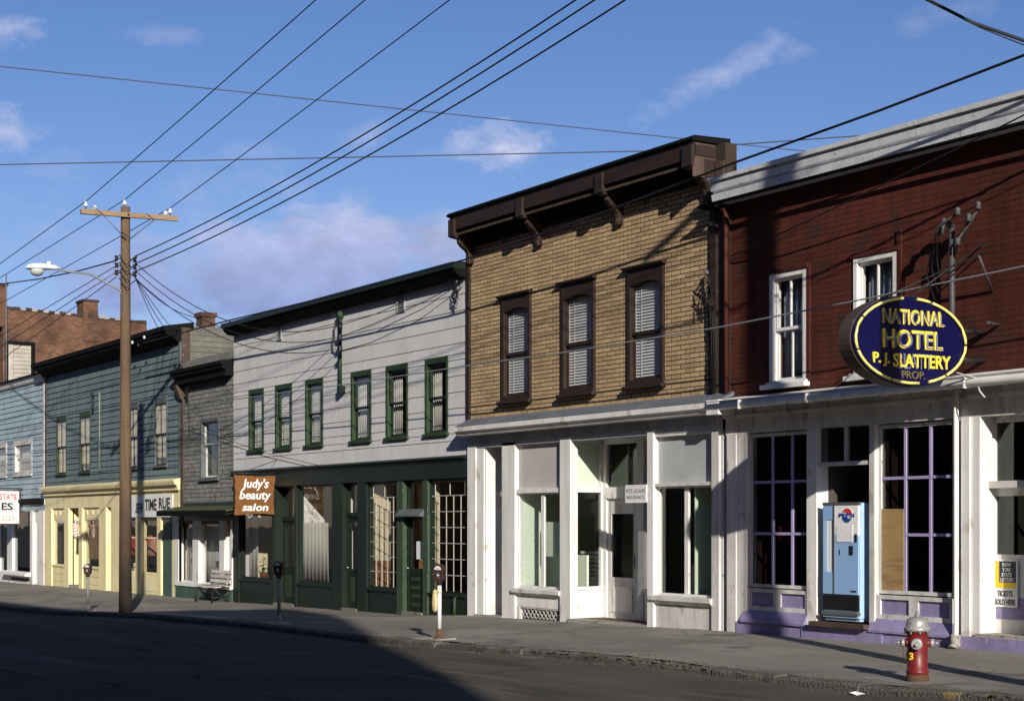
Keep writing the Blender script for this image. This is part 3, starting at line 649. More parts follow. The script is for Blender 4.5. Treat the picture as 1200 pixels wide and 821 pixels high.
    mb = MB(); a, b, c, e = wa+.12, wb-.02, zr(-113/1235), zr(-100/1235)
    B('base_panel', p, W_, wa, wb, FY-.02, FY+.1, e, zr(-86/1235)); B('base_panel', p, WO, wa, a, FY-.02, FY+.1, gb, e)
    B('vent_backing', p, M['roomdark'], a, wb, FY+.06, FY+.1, gb, e)
    vent = ring(MB(), a, wb-.002, FY-.01, FY+.05, gb, e, .02, .02, .03, .03).build('vent', WO, p)
    n = 11
    for k in range(n):
        for sg in (1, -1):
            xa = a+(b-a)*k/n; h = min(e-c-.02, (b-xa) if sg > 0 else (xa-a)); 
            if h > .05: mb.hexa([(xa-.017, FY+.02+.008*sg, c), (xa+.017, FY+.02+.008*sg, c), (xa+.017, FY+.026+.008*sg, c), (xa-.017, FY+.026+.008*sg, c),
                     (xa-.017+sg*h, FY+.02+.008*sg, c+h), (xa+.017+sg*h, FY+.02+.008*sg, c+h), (xa+.017+sg*h, FY+.026+.008*sg, c+h), (xa-.017+sg*h, FY+.026+.008*sg, c+h)])
    mb.build('lattice', WO, vent)
    # recessed entry
    ca_, cb_ = X(660), X(672); post(ca_, cb_, FY-.08, FY+.1)
    ra, rb = cb_-.03, X(763)+.03; dy = FY+.75; ia, ib = X(708, dy), X(755, dy)
    zfl = zr(-113/1270)+.02
    MB().prism([(ra, FY-.12), (rb, FY-.12), (ib+.2, dy+.15), (ia-.2, dy+.15)], gb, zfl, 'z').build('entry_floor', M['concrete'], p)
    MB().prism([(ra, FY-.03), (rb, FY-.03), (ib+.2, dy+.15), (ia-.2, dy+.15)], hz-.02, hz+.1, 'z').build('entry_ceiling', M['greypaint'], p)
    zt0, zt1, zs0 = zr(41/1288), zr(38/1288)-.03, zr(-80/1290)
    def splay(a, b, yb, glass=True, mf=W_):           # slanted glazed side of the entry
        ux, uy = b-a, yb-FY; L_ = math.hypot(ux, uy)
        def slab(name, s0, s1, z0, z1, t, m, par, off=0):
            pts = []
            for s, o in ((s0, off), (s1, off), (s1, off+t), (s0, off+t)):
                sgn = 1 if a < -24.6 else -1
                pts.append((a+ux*s/L_-uy/L_*o*sgn, FY+uy*s/L_+ux/L_*o*sgn))
            return MB().hexa([(x, y, z0) for x, y in pts]+[(x, y, z1) for x, y in pts]).build(name, m, par)
        s = slab('entry_side', 0, L_, gb, zs0, .1, mf, p); slab('entry_sill', -.02, L_, zs0, zs0+.06, .13, mf, s, -.03)
        slab('rail', 0, L_, zt1, zt0+.02, .08, mf, s); slab('rail', 0, L_, hz-.1, hz-.02, .08, mf, s)
        for t in (0, L_-.07): slab('stile', t, t+.07, zs0+.06, hz-.02, .09, mf, s, -.004)
        slab('pane', .07, L_-.07, zs0+.06, zt1, .006, G, s, .04); slab('pane', .07, L_-.07, zt0+.02, hz-.1, .006, G, s, .04); slab('transom_board', .0, L_, zt0-.02, hz-.1, .01, M['roommint'], s, .095) if mf is W_ else None
    splay(cb_-.02, ia, dy); splay(X(763)+.02, ib, dy, mf=WO)
    f = ring(MB(), ia-.02, ib+.02, dy-.04, dy+.08, zfl, hz-.02, .14, .2, .1, .01)
    f.box(ia+.12, ib-.18, dy-.05, dy+.08, zt1-.12, zt0+.02); f.build('door_frame', W_, p)
    pane(p, ia+.12, ib-.18, dy+.02, zt0+.02, hz-.12, GD, label='dark transom pane above the recessed shop door')
    z1 = zt1-.12; q0, q1 = ia+.12, ib-.18
    d = ring(MB(), q0, q1, dy, dy+.05, zfl+.01, z1, .11, .12, .3, .78).build('door', WO, p)
    pane(d, q0+.11, q1-.12, dy+.02, zfl+.78, z1-.3, GD); B('door_panel', d, W_, q0+.18, q1-.19, dy-.012, dy+.002, zfl+.12, zfl+.62)
    MB().tube([(q1-.06, dy-.01, zfl+1), (q1-.06, dy-.05, zfl+1), (q1-.06, dy-.05, zfl+1.2), (q1-.06, dy-.01, zfl+1.2)], .012).build('door_handle', M['darkmetal'], d)
    # right display window
    va, vb = X(763), X(838)
    post(va, X(770), FY-.09, FY+.12)
    B('signboard_panel', p, M['slate'], X(770), vb, FY+.03, FY+.06, zr(47/1402), hz-.03); B('panel_frame', p, W_, X(770), vb, FY-.05, FY+.06, hz-.11, hz-.002)
    B('window_rail', p, WO, X(770), vb, FY-.06, FY+.12, zr(43/1402), zr(47/1402))
    shop_window(p, X(770)+.002, vb-.002, zr(-86/1402), zr(43/1402), FY+.05, W_, .035, [X(803)], [], W_, .055)
    MB().prism([(FY-.14, zr(-87/1402)), (FY-.14, zr(-92/1402)), (FY-.05, zr(-97/1402)), (FY+.1, zr(-97/1402)), (FY+.1, zr(-85/1402))], X(766), vb+.02).build('window_sill', WO, p)
    bp = B('base_panel', p, WO, X(769), vb, FY-.02, FY+.1, gb, zr(-97/1402))
    for k in range(14):
        xa = X(769)+(vb-X(769))*k/14; B('bead_board', bp, WO, xa+.004, xa+(vb-X(769))/14-.004, FY-.03, FY-.018, gb, zr(-98/1402))
    post(vb, X(846.5), FY-.08, FY+.15, WO, hz+.3); post(X(846.5)+.003, x1-.03, FY-.03, FY+.15, M['greypaint'], hz+.3)
    # inside: one mint room, its shade put into a darker mint, a low white partition, a counter
    shell(p, x0, x1, gb, 7.2, 12, M['farbrick'], M['roof'])
    room(p, X(591)+.1, x1-.25, zfl, hz+.02, FY+.12, FY+4.2, M['roommintshade'])
    xa, xb = X(607), X(633, FY+.34)
    MB().hexa([(xa, FY+.11, zfl), (xb, FY+.34, zfl), (xb, FY+.36, zfl), (xa, FY+.13, zfl), (xa, FY+.11, hz), (xb, FY+.34, hz), (xb, FY+.36, hz), (xa, FY+.13, hz)]).build('sun_catching_panel', M['roommint'], p)  # sheet added at a slant to catch sun and brighten the window
    B('lit_lining', p, M['roommint'], X(591)+.152, X(591)+.17, FY+.13, FY+2.2, zfl, hz)  # full mint laid over the darker wall as its lit part
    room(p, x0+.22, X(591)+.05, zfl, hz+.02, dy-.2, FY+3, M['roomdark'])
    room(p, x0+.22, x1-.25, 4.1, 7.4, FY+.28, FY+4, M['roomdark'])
    B('display_panel', p, M['roommint'], X(640, FY+.15), X(662, FY+.15), FY+.14, FY+.16, zr(-40/1250), zr(1/1250)); B('counter', p, M['roommint'], X(636, FY+.55), X(690, FY+.55), FY+.5, FY+.55, zfl, zr(-38/1250))
    B('lit_lining', p, M['roommint'], X(807), X(807)+.02, FY+.13, FY+.7, zr(-84/1402), zr(43/1402))  # strip added to catch the sun in the dark right window
    B('counter', p, M['roomwhite'], X(815, FY+1.6), X(850, FY+1.6), FY+1.5, FY+1.6, zfl, zfl+1.05)
    mb = MB()
    for k in range(8): mb.box(X(677, FY+.95), X(716, FY+1.05), FY+1.0+.02*(k % 2), FY+1.03+.02*(k % 2), zs0+.08+k*.085, zs0+.13+k*.085)
    mb.build('slatted_screen', M['roomwhite'], p)
build_tan()
IY = FY-.12
ins = thing('hanging_sign', (X(745, IY), IY, zr(40/1350)), 'small white insurance sign with faint grey lettering hanging in the white shop entry', 'sign')
sx0, sx1 = X(733, IY), X(758, IY); sz0, sz1 = zr(23/1345), zr(44/1345)
MB().prism([(sx0+.02, sz0), (sx1-.02, sz0), (sx1, sz0+.02), (sx1, sz1-.02), (sx1-.02, sz1), (sx0+.02, sz1), (sx0, sz1-.02), (sx0, sz0+.02)], IY-.01, IY+.01, 'y').build('sign_face', M['signwhite'], ins)
text('lettering', 'PETE ADAMS', ((sx0+sx1)/2, IY-.012, sz0+(sz1-sz0)*.66), (sx1-sx0)*.88, .075, U, V, M['lettergrey'], ins, .002)
text('lettering', 'INSURANCE', ((sx0+sx1)/2, IY-.012, sz0+(sz1-sz0)*.32), (sx1-sx0)*.84, .065, U, V, M['lettergrey'], ins, .002)
MB().tube([(sx0+.1, IY, sz1), (sx0+.1, IY, zr(92/1350))], .006, 4).tube([(sx1-.1, IY, sz1), (sx1-.1, IY, zr(92/1350))], .006, 4).build('hanger', M['darkmetal'], ins)

# ================================================================== pale grey building with green trim
GX0, GX1 = X(274.5), TX0-.035
grey = thing('frame_building', ((GX0+GX1)/2, FY, basez(X(400))), 'pale grey sided building with six green trimmed windows over dark green shop fronts', 'building')
def build_grey():
    p = grey; x0, x1 = GX0, GX1; gb = basez(X(470))-.7
    z0w, z1w = 3.69, 5.40; zs = Z(400, 544)                    # bottom of siding
    cy = FY-.38; T = Z(546, 302, cy); zc = T-.28
    px = [(292.5, 310), (323.5, 343), (359, 379.5), (412.5, 436), (453.5, 479), (499.5, 526)]
    ws = [(X(a), X(b)) for a, b in px]
    holed(MB(), x0, x1, FY, FY+.22, zs-.3, T-.1, [(a+.03, b-.03, z0w+.03, z1w-.03) for a, b in ws]).build('wall', M['siding'], p)
    cladding(p, 'siding_panel', x0, x1, zs, zc, .365, [(a, b, z0w, z1w) for a, b in ws], M['siding'], thick=.02, seg=.62, joint=.0012)
    def cover(k):
        def f(wn, a, b, y, c, d):
            drape(wn, a, a+(b-a)*.42, y+.02, c, d, M['curtain'], waves=4); drape(wn, b-(b-a)*.3, b, y+.02, c, d, M['curtain'], waves=3)
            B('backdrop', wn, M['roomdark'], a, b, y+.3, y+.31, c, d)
            if k in (0, 1, 2): blinds(wn, a+.01, b-.01, y-.002, c+(d-c)*.1, d, .07, M['curtain'])
        return f
    for k, (a, b) in enumerate(ws):
        sash_window(p, a, b, z0w, z1w, M['green'], M['darkgreen'], tw=.075, proud=.035, deep=.09, cover=cover(k), top=.13, sb=.04)
    # roof edge
    MB().prism([(cy, T-.12), (cy, T), (FY+.3, T+.06), (FY+.3, T-.1), (FY, T-.12)], x0-.06, x1-.01).build('roof_edge', M['darkgreen'], p)
    MB().prism([(cy+.04, T-.12), (cy+.08, T-.21), (cy+.2, T-.3), (FY, T-.32), (FY, T-.12)], x0-.03, x1-.01).build('cornice', M['black'], p)
    for q, w, zz, h in ((328.5, 5, (389-612)/-928.5, .42), (471, 9, (354.5-612)/-1071, .45)):
        c = zr(zz); v = ring(MB(), X(q-w/2), X(q+w/2), FY-.045, FY+.0, c-h/2, c+h/2, .02, .02, .02, .02).build('wall_vent', M['ventgrey'], p)
        for k in range(9): B('louvre', v, M['conduit'], X(q-w/2)+.02, X(q+w/2)-.02, FY-.04, FY-.026, c-h/2+.02+k*h/9.5, c-h/2+.035+k*h/9.5)
    # service mast with insulators
    mx = X(404); mt = zr((612-371)/1004); mbz = zr((612-455)/1004)
    m_ = MB().tube([(mx, FY-.12, mbz), (mx, FY-.12, mt)], .045, 8).build('service_mast', M['green'], p)
    MB().lathe((mx, FY-.12, mt-.05), [(.05, 0), (.085, .05), (.085, .13), (.03, .2)], 10).build('weatherhead', M['green'], m_)
    B('meter_box', m_, M['darkgreen'], mx-.07, mx+.07, FY-.18, FY-.02, mbz-.12, mbz+.06)
    for k in range(3):
        z = mt-.28-k*.28
        MB().tube([(mx, FY-.1, z-.1), (mx+.2, FY-.2, z-.12), (mx+.36, FY-.3, z)], .024, 6).build('insulator_arm', M['darkmetal'], m_)
        MB().lathe((mx+.36, FY-.3, z-.03), [(.04, -.04), (.07, -.01), (.045, .03), (.07, .08), (.03, .11)], 8).build('insulator', M['darkmetal'], m_)
    mb = MB()
    for s in (1, -1, -.6): mb.tube([(mx, FY-.16, mt+.02), (mx+.12*s, FY-.2, mt-.1), (mx+.22*s, FY-.22, mt-.35), (mx+.18*s, FY-.22, mt-.6), (mx+.04*s, FY-.17, mt-.75)], .012, 5)
    mb.build('drip_loop', M['cable'], m_)
    # ---- shop front
    D = M['darkgreen']; P_ = M['palegreen']
    ft = zs; fb = zr((612-566)/1000)
    MB().prism([(FY-.12, ft+.0), (FY-.12, ft-.035), (FY-.04, ft-.06), (FY+.1, ft-.06), (FY+.1, ft+.03), (FY-.03, ft+.03)], x0-.01, x1).build('shop_cornice', D, p)
    B('frieze', p, D, x0, x1, FY-.035, FY+.15, fb, ft-.06); B('frieze_moulding', p, D, x0, x1, FY-.07, FY-.03, fb, fb+.06)
    def post(a, b, m=D, y0=FY-.05): B('pilaster', p, m, X(a), X(b), y0, FY+.16, gb, fb)
    for a, b in ((275, 281.5), (391, 396), (396.3, 403), (420.5, 431)): post(a, b)
    post(467, 474, P_); post(497.5, 503, P_); post(346.3, 349); post(320.5, 323)
    zb_ = zr(-77/1010)                                      # sill
    def base(a, b):
        bp = B('base_panel', p, D, X(a), X(b), FY-.01, FY+.14, gb, zb_); xa, xb = X(a), X(b); bz = basez((xa+xb)/2)
        B('window_sill', p, D, xa, xb, FY-.06, FY+.1, zb_-.005, zb_+.05)
        B('panel_moulding', bp, D, xa+.15, xb-.15, FY-.02, FY-.005, bz+.18, zb_-.12)
    base(281.5, 320.5); base(349, 391); base(431, 467); base(503, 548)
    shop_window(p, X(281.5), X(320.5), zb_+.05, fb, FY+.06, D, .06)
    shop_window(p, X(349), X(391), zb_+.05, fb, FY+.06, D, .06, [], [], D)
    # leaded windows: narrow margin lights above, small squares below
    for (a, b) in ((431, 467), (503, 548)):
        xa, xb = X(a), X(b); z0, z1 = zb_+.05, fb; zt = zr((612-582)/1060); wn = ring(MB(), xa, xb, FY+.02, FY+.1, z0, z1, .05, .05, .05, .05).build('leaded_window', D, p)
        n, m = 5, 6; ex = [xa+.05+(xb-xa-.1)*i/n for i in range(n+1)]; ez = [z0+.05+(zt-z0-.05)*i/m for i in range(m+1)]
        for t in ex[1:-1]: B('muntin', wn, M['leading'], t-.007, t+.007, FY+.043, FY+.059, z0+.05, zt)
        for t in ez[1:]: B('muntin', wn, M['leading'], xa+.05, xb-.05, FY+.0445, FY+.0575, t-.009, t+.009)
        for i in range(n):
            for j in range(m):
                pane(wn, ex[i]+.011, ex[i+1]-.011, FY+.05+random.uniform(-.004, .004), ez[j]+.013, ez[j+1]-.013)
        e = .14; tx = [xa+.05, xa+.05+e, (xa+xb)/2, xb-.05-e, xb-.05]; tz = [zt+.013, z1-.05-2.4*e, z1-.05-.2*e, z1-.05]
        for t in tx[1:-1]: B('muntin', wn, M['leading'], t-.007, t+.007, FY+.043, FY+.059, zt+.013, z1-.05)
        for t in tz[1:-1]:
            B('muntin', wn, M['leading'], xa+.05, tx[1]-.011, FY+.0445, FY+.0575, t-.01, t+.01); B('muntin', wn, M['leading'], tx[3]+.011, xb-.05, FY+.0445, FY+.0575, t-.01, t+.01)
        B('muntin', wn, M['leading'], xa+.05, xb-.05, FY+.0445, FY+.0575, z1-.075, z1-.052)
        for i in range(4): pane(wn, tx[i]+.011, tx[i+1]-.011, FY+.05, zt+.013, z1-.075)
    # doors
    def door(a, b, y, zt, slats=0, pan=True, m=D, knob_left=True, glass_lo=.95, name_label=None):
        xa, xb = X(a), X(b); zb0 = basez((xa+xb)/2)+.06
        B('threshold', p, M['sidewalk'], xa, xb, FY-.08, y+.2, gb, zb0)
        fr = ring(MB(), xa, xb, y-.02, y+.06, zb0, fb, .06, .06, .06, .01); fr.box(xa+.06, xb-.06, y-.04, y+.06, zt, zt+.1); fr.build('door_frame', m, p)
        pane(p, xa+.06, xb-.06, y+.02, zt+.1, fb-.06)
        d = ring(MB(), xa+.06, xb-.06, y, y+.045, zb0, zt, .1, .1, .12, glass_lo).build('door', m, p, label=name_label)
        pane(d, xa+.16, xb-.16, y+.02, zb0+glass_lo, zt-.12)
        if slats:
            for k in range(slats): B('slat', d, M['green'], xa+.17, xb-.17, y-.014, y+.002, zb0+.12+k*(glass_lo-.2)/slats, zb0+.12+(k+.42)*(glass_lo-.2)/slats)
        else: B('door_panel', d, M['green'] if pan else m, xa+.18, xb-.18, y-.01, y+.002, zb0+.15, zb0+glass_lo-.2)
        kx = xa+.1 if knob_left else xb-.1
        MB().lathe((kx, y-.01, zb0+.98), [(.012, .02), (.012, -.02), (.03, -.03), (.03, -.05), (.012, -.06)], 10, axis='y').build('door_knob', M['steel'], d)
        return xa, xb, zb0
    for a_, b_, yy in ((323, 346.3, FY+.25), (403, 420.5, FY+.12), (474, 497.5, FY+.1)):
        if yy > FY+.2:
            B('door_reveal', p, D, X(a_)-.02, X(a_)+.04, FY-.02, yy+.1, gb, fb); B('door_reveal', p, D, X(b_)-.04, X(b_)+.02, FY-.02, yy+.1, gb, fb)
            B('entry_ceiling', p, D, X(a_), X(b_), FY, yy+.1, fb-.02, fb+.05)
    door(323, 346.3, FY+.2, zr(0/935)+.05, name_label='dark green door set back in the shaded entry')
    door(403, 420.5, FY+.1, zr(7/1011), name_label='green door with one tall pane beside the leaded window')
    xa, xb, zb0 = door(474, 497.5, FY+.08, zr(10/1086), slats=4, glass_lo=.98, name_label='green slatted door with a white paper notice on its pane')
    nt_ = B('notice', p, M['paper'], X(484), X(495), FY+.088, FY+.092, zr(-43/1090), zr(-22/1090))
    MB().prism([(FY-.16, zr(7/1083)), (FY-.16, zr(9/1083)), (FY-.04, zr(16/1083)), (FY-.04, zr(7/1083))], X(470), X(499)).build('door_hood', M['shingledark'], p)
    MB().tube([(X(537), FY-.1, basez(X(537))-.1), (X(537), FY-.1, basez(X(537))+.36), (X(537), FY+.02, basez(X(537))+.42)], .035, 8).build('standpipe', M['green'], p)
    text('lettering', 'BEAUTY', (X(369), FY+.05, zr(30/970)), .85, .15, U, V, M['gold'], p, .002, -.01); text('lettering', 'SALON', (X(371), FY+.05, zr(19/970)), .7, .15, U, V, M['gold'], p, .002, -.01)
    # inside
    shell(p, x0, x1, gb, T-.25, 12, M['siding'], M['roof'])
    fz = basez(X(400))-.02
    room(p, x0+.22, X(346), fz-.1, fb+.03, FY+.36, FY+3.4, M['roomcream'], mc=M['roomwhite'])
    room(p, X(346)+.06, X(397), fz-.05, fb+.03, FY+.2, FY+2.6, M['roomwhite'])
    room(p, X(397)+.06, X(424), fz, fb+.03, FY+.2, FY+2.2, M['roomwhite'])
    room(p, X(424)+.06, x1-.25, fz, fb+.03, FY+.2, FY+4, M['roomcream'])
    room(p, x0+.22, x1-.25, 3.3, 6.5, FY+.24, FY+4, M['roomdark'])
    # left shop: curtain, shelf with a plant; next window: tall curtain and a half height net; leaded shop: wainscot
    drape(p, X(284, FY+.4), X(303, FY+.4), FY+.38, zb_+.06, fb-.1, M['roomwhite'], waves=5, amp=.03)
    drape(p, X(350, FY+.4), X(364, FY+.4), FY+.24, zb_+.06, fb-.1, M['shade'], waves=4, amp=.03)
    drape(p, X(352, FY+.3), X(391, FY+.3), FY+.15, zb_+.06, zr(-1/970)+.02, M['curtain'], name='net_curtain', waves=9, amp=.007)
    B('wainscot', p, M['roomwood'], X(425), X(425)+.09, FY+.21, FY+3.9, fz, zr(-45/1050))
    B('wainscot', p, M['roomwood'], X(424)+.12, x1-.3, FY+3.88, FY+3.94, fz, zr(-40/1050))
    for a, b, ya, yb in ((428, 461, .13, .42), (500.5, 514, .13, .22)):             # window back slanted to catch the sun, cream over a brown dado
        xa, xb = X(a), X(b, FY+yb); zd_ = zr(-45/1050)
        for nm, m, z0, z1 in (('window_back', M['roomcream'], zd_, fb-.02), ('window_dado', M['roomwood'], fz, zd_)):
            MB().hexa([(xa, FY+ya, z0), (xb, FY+yb, z0), (xb, FY+yb+.03, z0), (xa, FY+ya+.03, z0), (xa, FY+ya, z1), (xb, FY+yb, z1), (xb, FY+yb+.03, z1), (xa, FY+ya+.03, z1)]).build(nm, m, p)
build_grey()
def potted_plant(name, x, y, z, h, label, cat='plant', n=70, r=.25):
    t = thing(name, (x, y, z), label, cat)
    MB().lathe((x, y, z), [(.08, 0), (.12, .18), (.13, .2), (.11, .2), (.1, .17)], 12).build('pot', M['board'], t)
    mb = MB()
    for _ in range(n):
        a = random.uniform(0, 6.28); q = random.uniform(.1, 1); hx = x+r*q*math.cos(a); hy = y+r*.6*q*math.sin(a); hz = z+.2+h*random.uniform(.1, 1)*(1-.4*q)
        b = random.uniform(0, 6.28); s = random.uniform(.05, .11); d = Vector((math.cos(b), math.sin(b), random.uniform(-.4, .5)))*s; e = Vector((-math.sin(b), math.cos(b), 0))*s*.35
        c = Vector((hx, hy, hz)); mb.poly([c, c+d*.5+e, c+d, c+d*.5-e])
    mb.build('foliage', M['plant'], t); MB().tube([(x, y, z+.15), (x, y, z+.2+h*.7)], .012, 5).build('stem', M['plant'], t)
potted_plant('potted_plant', X(311, FY+.5), FY+.45, zr(-77/1010)+.02, .5, 'leafy potted plant in the beauty salon window below the hanging board sign')
# ================================================================== hotel
HX0, HX1 = TX1+.035, -8.6
hotel = thing('hotel_building', ((HX0+HX1)/2, FY, basez(X(1000))), 'dark red brick hotel with white metal cornice over a white and purple shop front', 'building')
def build_hotel():
    p = hotel; x0, x1 = HX0, HX1; gb = -.75
    zw1 = (zr((612-449)/1525), zr((612-318)/1525)); w1 = (X(903), X(946)); w2 = (X(1001.5), X(1052)); zw2 = zw1
    w3 = (w2[0]+4.6, w2[1]+4.6)
    wins = [w1, w2, w3]
    zb = zr((612-470)/1445)+.12; T = Z(1000, 163, FY-.3); 
    holes = [(a+.03, b-.03, zw1[0]+.03, zw1[1]-.03) for a, b in wins]
    holed(MB(), x0, x1, FY, FY+.25, zb-.5, T-.1, holes).build('wall', M['redmortar'], p)
    brickwork(p, x0+.12, x1-.02, zb-.02, T-.35, .0835, .262, [(a, b, *zw1) for a, b in wins], M['redbrick'], joint=.007, deep=.004, jit=.002)
    B('corner_board', p, M['brown'], x0, x0+.12, FY-.035, FY+.02, zb, T-.4)
    MB().tube([(x0+.1, FY-.09, zb), (x0+.1, FY-.09, T-.62), (x0+.12, FY-.18, T-.5)], .045, 8).build('downpipe', M['redtrim'], p)
    # metal cornice
    cy = FY-.3; ca = HX0-.0; 
    pr = [(cy, T-0.391), (cy-.02, T-0.281), (cy+.015, T-0.272), (cy+.03, T-0.238), (cy-.03, T-0.221), (cy-.05, T-0.119), (cy-.02, T-0.111), (cy-.02, T-0.085), (cy-.09, T-0.076), (cy-.1, T-0.009), (cy-.07, T), (FY+.3, T+.02), (FY+.3, T-0.255), (FY+.0, T-0.391)]
    MB().prism(pr, ca-.02, x1+.2).build('metal_cornice', M['whitemetal'], p)
    n = 4
    for k in range(n):
        xx = ca+1.6+k*3.05; MB().prism([(y-.002, z) for y, z in pr[:11]]+[(y+.02, z-.004) for y, z in pr[:11]][::-1], xx, xx+.03).build('seam', M['whitemetal'], p)
    B('soffit', p, M['greypaint'], ca+.05, x1+.1, cy+.05, FY-.015, T-.42, T-.393)
    MB().tube([(ca-.3, cy-.06, T-.44), (x1, cy-.06, T-.44)], .03, 6).build('gutter_rod', M['black'], p)
    B('gutter_end', p, M['black'], ca-.28, ca+.05, cy-.05, FY-.06, T-.48, T-.43)
    B('roof_edge', p, M['black'], ca, x1+.1, cy+.1, FY+.3, T+.005, T+.05)
    # windows
    def cover(wn, a, b, y, c, d):
        B('backdrop', wn, M['roomdark'], a, b, y+.35, y+.36, c, d); drape(wn, a, b, y+.06, c, d, M['reflectdrape'], waves=6, amp=.015)  # sheet added behind the glass in place of its sky reflection
    for k, (a, b) in enumerate(wins):
        wn = sash_window(p, a, b, zw1[0], zw1[1], M['white'], M['white'], tw=.075, proud=.03, deep=.11, mid=True, cover=cover, meet=.5, sb=.045)
        B('sill', wn, M['white'], a-.09, b+.09, FY-.16, FY-.03, zw1[0]-.075, zw1[0]-.005)
        B('head', wn, M['redtrim'], a-.05, b+.05, FY-.05, FY-.013, zw1[1]+.004, zw1[1]+.07)
    B('storm_casing', p, M['redtrim'], w1[1]+.003, w1[1]+.08, FY-.03, FY, zw1[0], zw1[1]+.05); B('storm_casing', p, M['redtrim'], w2[1]+.003, w2[1]+.09, FY-.03, FY, zw1[0], zw1[1]+.3)
    # gutter and frieze above the shop
    ly = FY-.42; lt = Z(845, 469, ly)
    MB().prism([(ly, lt), (FY-.01, lt+.08), (FY-.01, lt-.1), (ly+.05, lt-.05)], x0-.06, x1+.1).build('shop_cornice', M['white'], p)
    MB().tube([(x0-.05, ly+.05, lt-.09), (x1, ly+.05, lt-.09)], .065, 10).build('gutter', M['white'], p)
    for k in range(8):
        xx = x0+.8+k*1.6; B('gutter_strap', p, M['white'], xx, xx+.03, ly-.02, ly+.13, lt-.165, lt-.02)
    ft, fb = lt-.15, zr((612-503)/1560)
    B('frieze', p, M['white_old'], x0+.02, x1, FY-.04, FY+.2, fb+.02, ft+.05)
    B('frieze_moulding', p, M['white_old'], x0+.02, x1, FY-.1, FY-.035, fb+.28, fb+.33)
    Wt, WO, PU, LI = M['white'], M['white_old'], M['purple'], M['lilac']
    def post(a, b, y0=FY-.07, y1=FY+.2, m=Wt, name='pilaster', zt=None): B(name, p, m, X(a), X(b), y0, y1, gb, zt or fb+.02)
    post(855.5, 866, FY-.07, m=WO); post(866.2, 877, FY-.05, m=WO); post(948, 959.5, FY-.05)
    post(852.5, 855.3, FY-.03, m=WO)
    zs = zr(-77/1515)                               # underside of the glass
    def bay(a, b, muntx, boarded=False):
        xa, xb = X(a), X(b); zh = [zr(48/1515), zr(-13/1515)]
        wn = shop_window(p, xa, xb, zs, fb, FY+.06, WO, .055, [X(q) for q in muntx], zh, LI, .022, GD)
        z1, z0 = zs-.02, zr(-102/1515)
        rl = ring(MB(), xa, xb, FY-.03, FY+.1, z0-.03, z1, .09, .06, .06, .07); xm = (xa+xb)/2; rl.box(xm-.09, xm+.09, FY-.027, FY+.1, z0+.04, z1-.06); rl = rl.build('bulkhead_frame', WO, p)
        for c, d in ((xa+.09, xm-.09), (xm+.09, xb-.06)): B('bulkhead_panel', rl, PU, c, d, FY+.005, FY+.09, z0+.04, z1-.06)
        MB().prism([(FY-.03, z0-.03), (FY-.12, z0-.2), (FY-.12, z0-.235), (FY+.1, z0-.235), (FY+.1, z0-.03)], xa-.08, xb+.0).build('skirt', PU, p)
        B('plinth', p, PU, xa-.22, xb+.05, FY-.085, FY+.1, gb, z0-.236)
        return wn
    bay(877, 948, (903, 926)); wn = bay(1028, 1118, (1058.5, 1088))
    B('pilaster', p, WO, X(1022), X(1028), FY-.06, FY+.25, gb, fb+.02)
    B('boarding', wn, M['plywood'], X(1028)+.06, X(1058.5)-.025, FY+.03, FY+.048, zs+.056, zr(16/1640))
    # recessed entry with transom, door behind the machine
    ey = FY+1.25; ea, eb = X(959.5), X(1022); tb = zr((612-545)/1590)
    B('transom_rail', p, WO, ea, eb, FY-.04, FY+.1, tb, tb+.06)
    xm = (ea+eb)/2; B('transom_bar', p, WO, xm-.03, xm+.03, FY+.01, FY+.09, tb+.06, fb+.02)
    pane(p, ea, xm-.03, FY+.05, tb+.06, fb+.02, GD, label='dark transom pane over the hotel entry'); pane(p, xm+.03, eb, FY+.05, tb+.06, fb+.02, GD, label='dark transom pane over the hotel entry')
    B('step', p, M['brown_pale'], ea-.02, eb+.02, FY-.2, FY-.0, zr(-120/1590)-.029, zr(-117/1590)); B('plinth', p, PU, ea-.3, eb+.3, FY-.1, FY+.0, gb, zr(-120/1590)-.03)
    zf = zr(-117/1590)-.01
    B('entry_floor', p, M['floor'], ea, eb, FY, ey+.1, gb, zf); B('entry_ceiling', p, M['roomdark'], ea, eb, FY+.11, ey+.1, fb+.03, fb+.1)
    B('entry_side', p, M['roomdark'], ea-.06, ea, FY+.2, ey+.1, gb, fb+.02); B('entry_side', p, M['roomdark'], eb, eb+.06, FY+.25, ey+.1, gb, fb+.02)
    for a, b in ((ea, xm-.004), (xm+.004, eb)):
        d = ring(MB(), a, b, ey, ey+.05, zf, zf+2.35, .12, .12, .15, .8).build('door', M['conduit'], p); pane(d, a+.12, b-.12, ey+.02, zf+.8, zf+2.2, GD)
    B('door_frame', p, M['roomdark'], ea, eb, ey-.02, ey+.06, zf+2.36, fb+.02)
    # downpipe with a boot, then the side door bay
    dx = X(1120.5, FY-.13); MB().tube([(dx, FY-.13, lt-.12), (dx, FY-.13, .18), (dx, FY-.14, .02)], .036, 10).build('downpipe', Wt, p)
    MB().tube([(dx, FY-.14, .16), (dx, FY-.15, .02), (dx, FY-.19, -.04)], [.075, .08, .085], 10).build('pipe_boot', M['concrete'], p)
    post(1123, 1131, FY-.03); post(1131.3, 1141, FY-.085); post(1141.3, 1151, FY-.05)
    dy = FY+.28; da, db = X(1160, dy), X(1160, dy)+1.02; xb2 = db+.09
    B('door_reveal', p, Wt, X(1151)+.003, da, FY-.02, dy+.1, gb, fb+.02)
    B('pilaster', p, Wt, xb2, xb2+.4, FY-.07, FY+.2, gb, fb+.02)
    zd = zr(-131/1770)
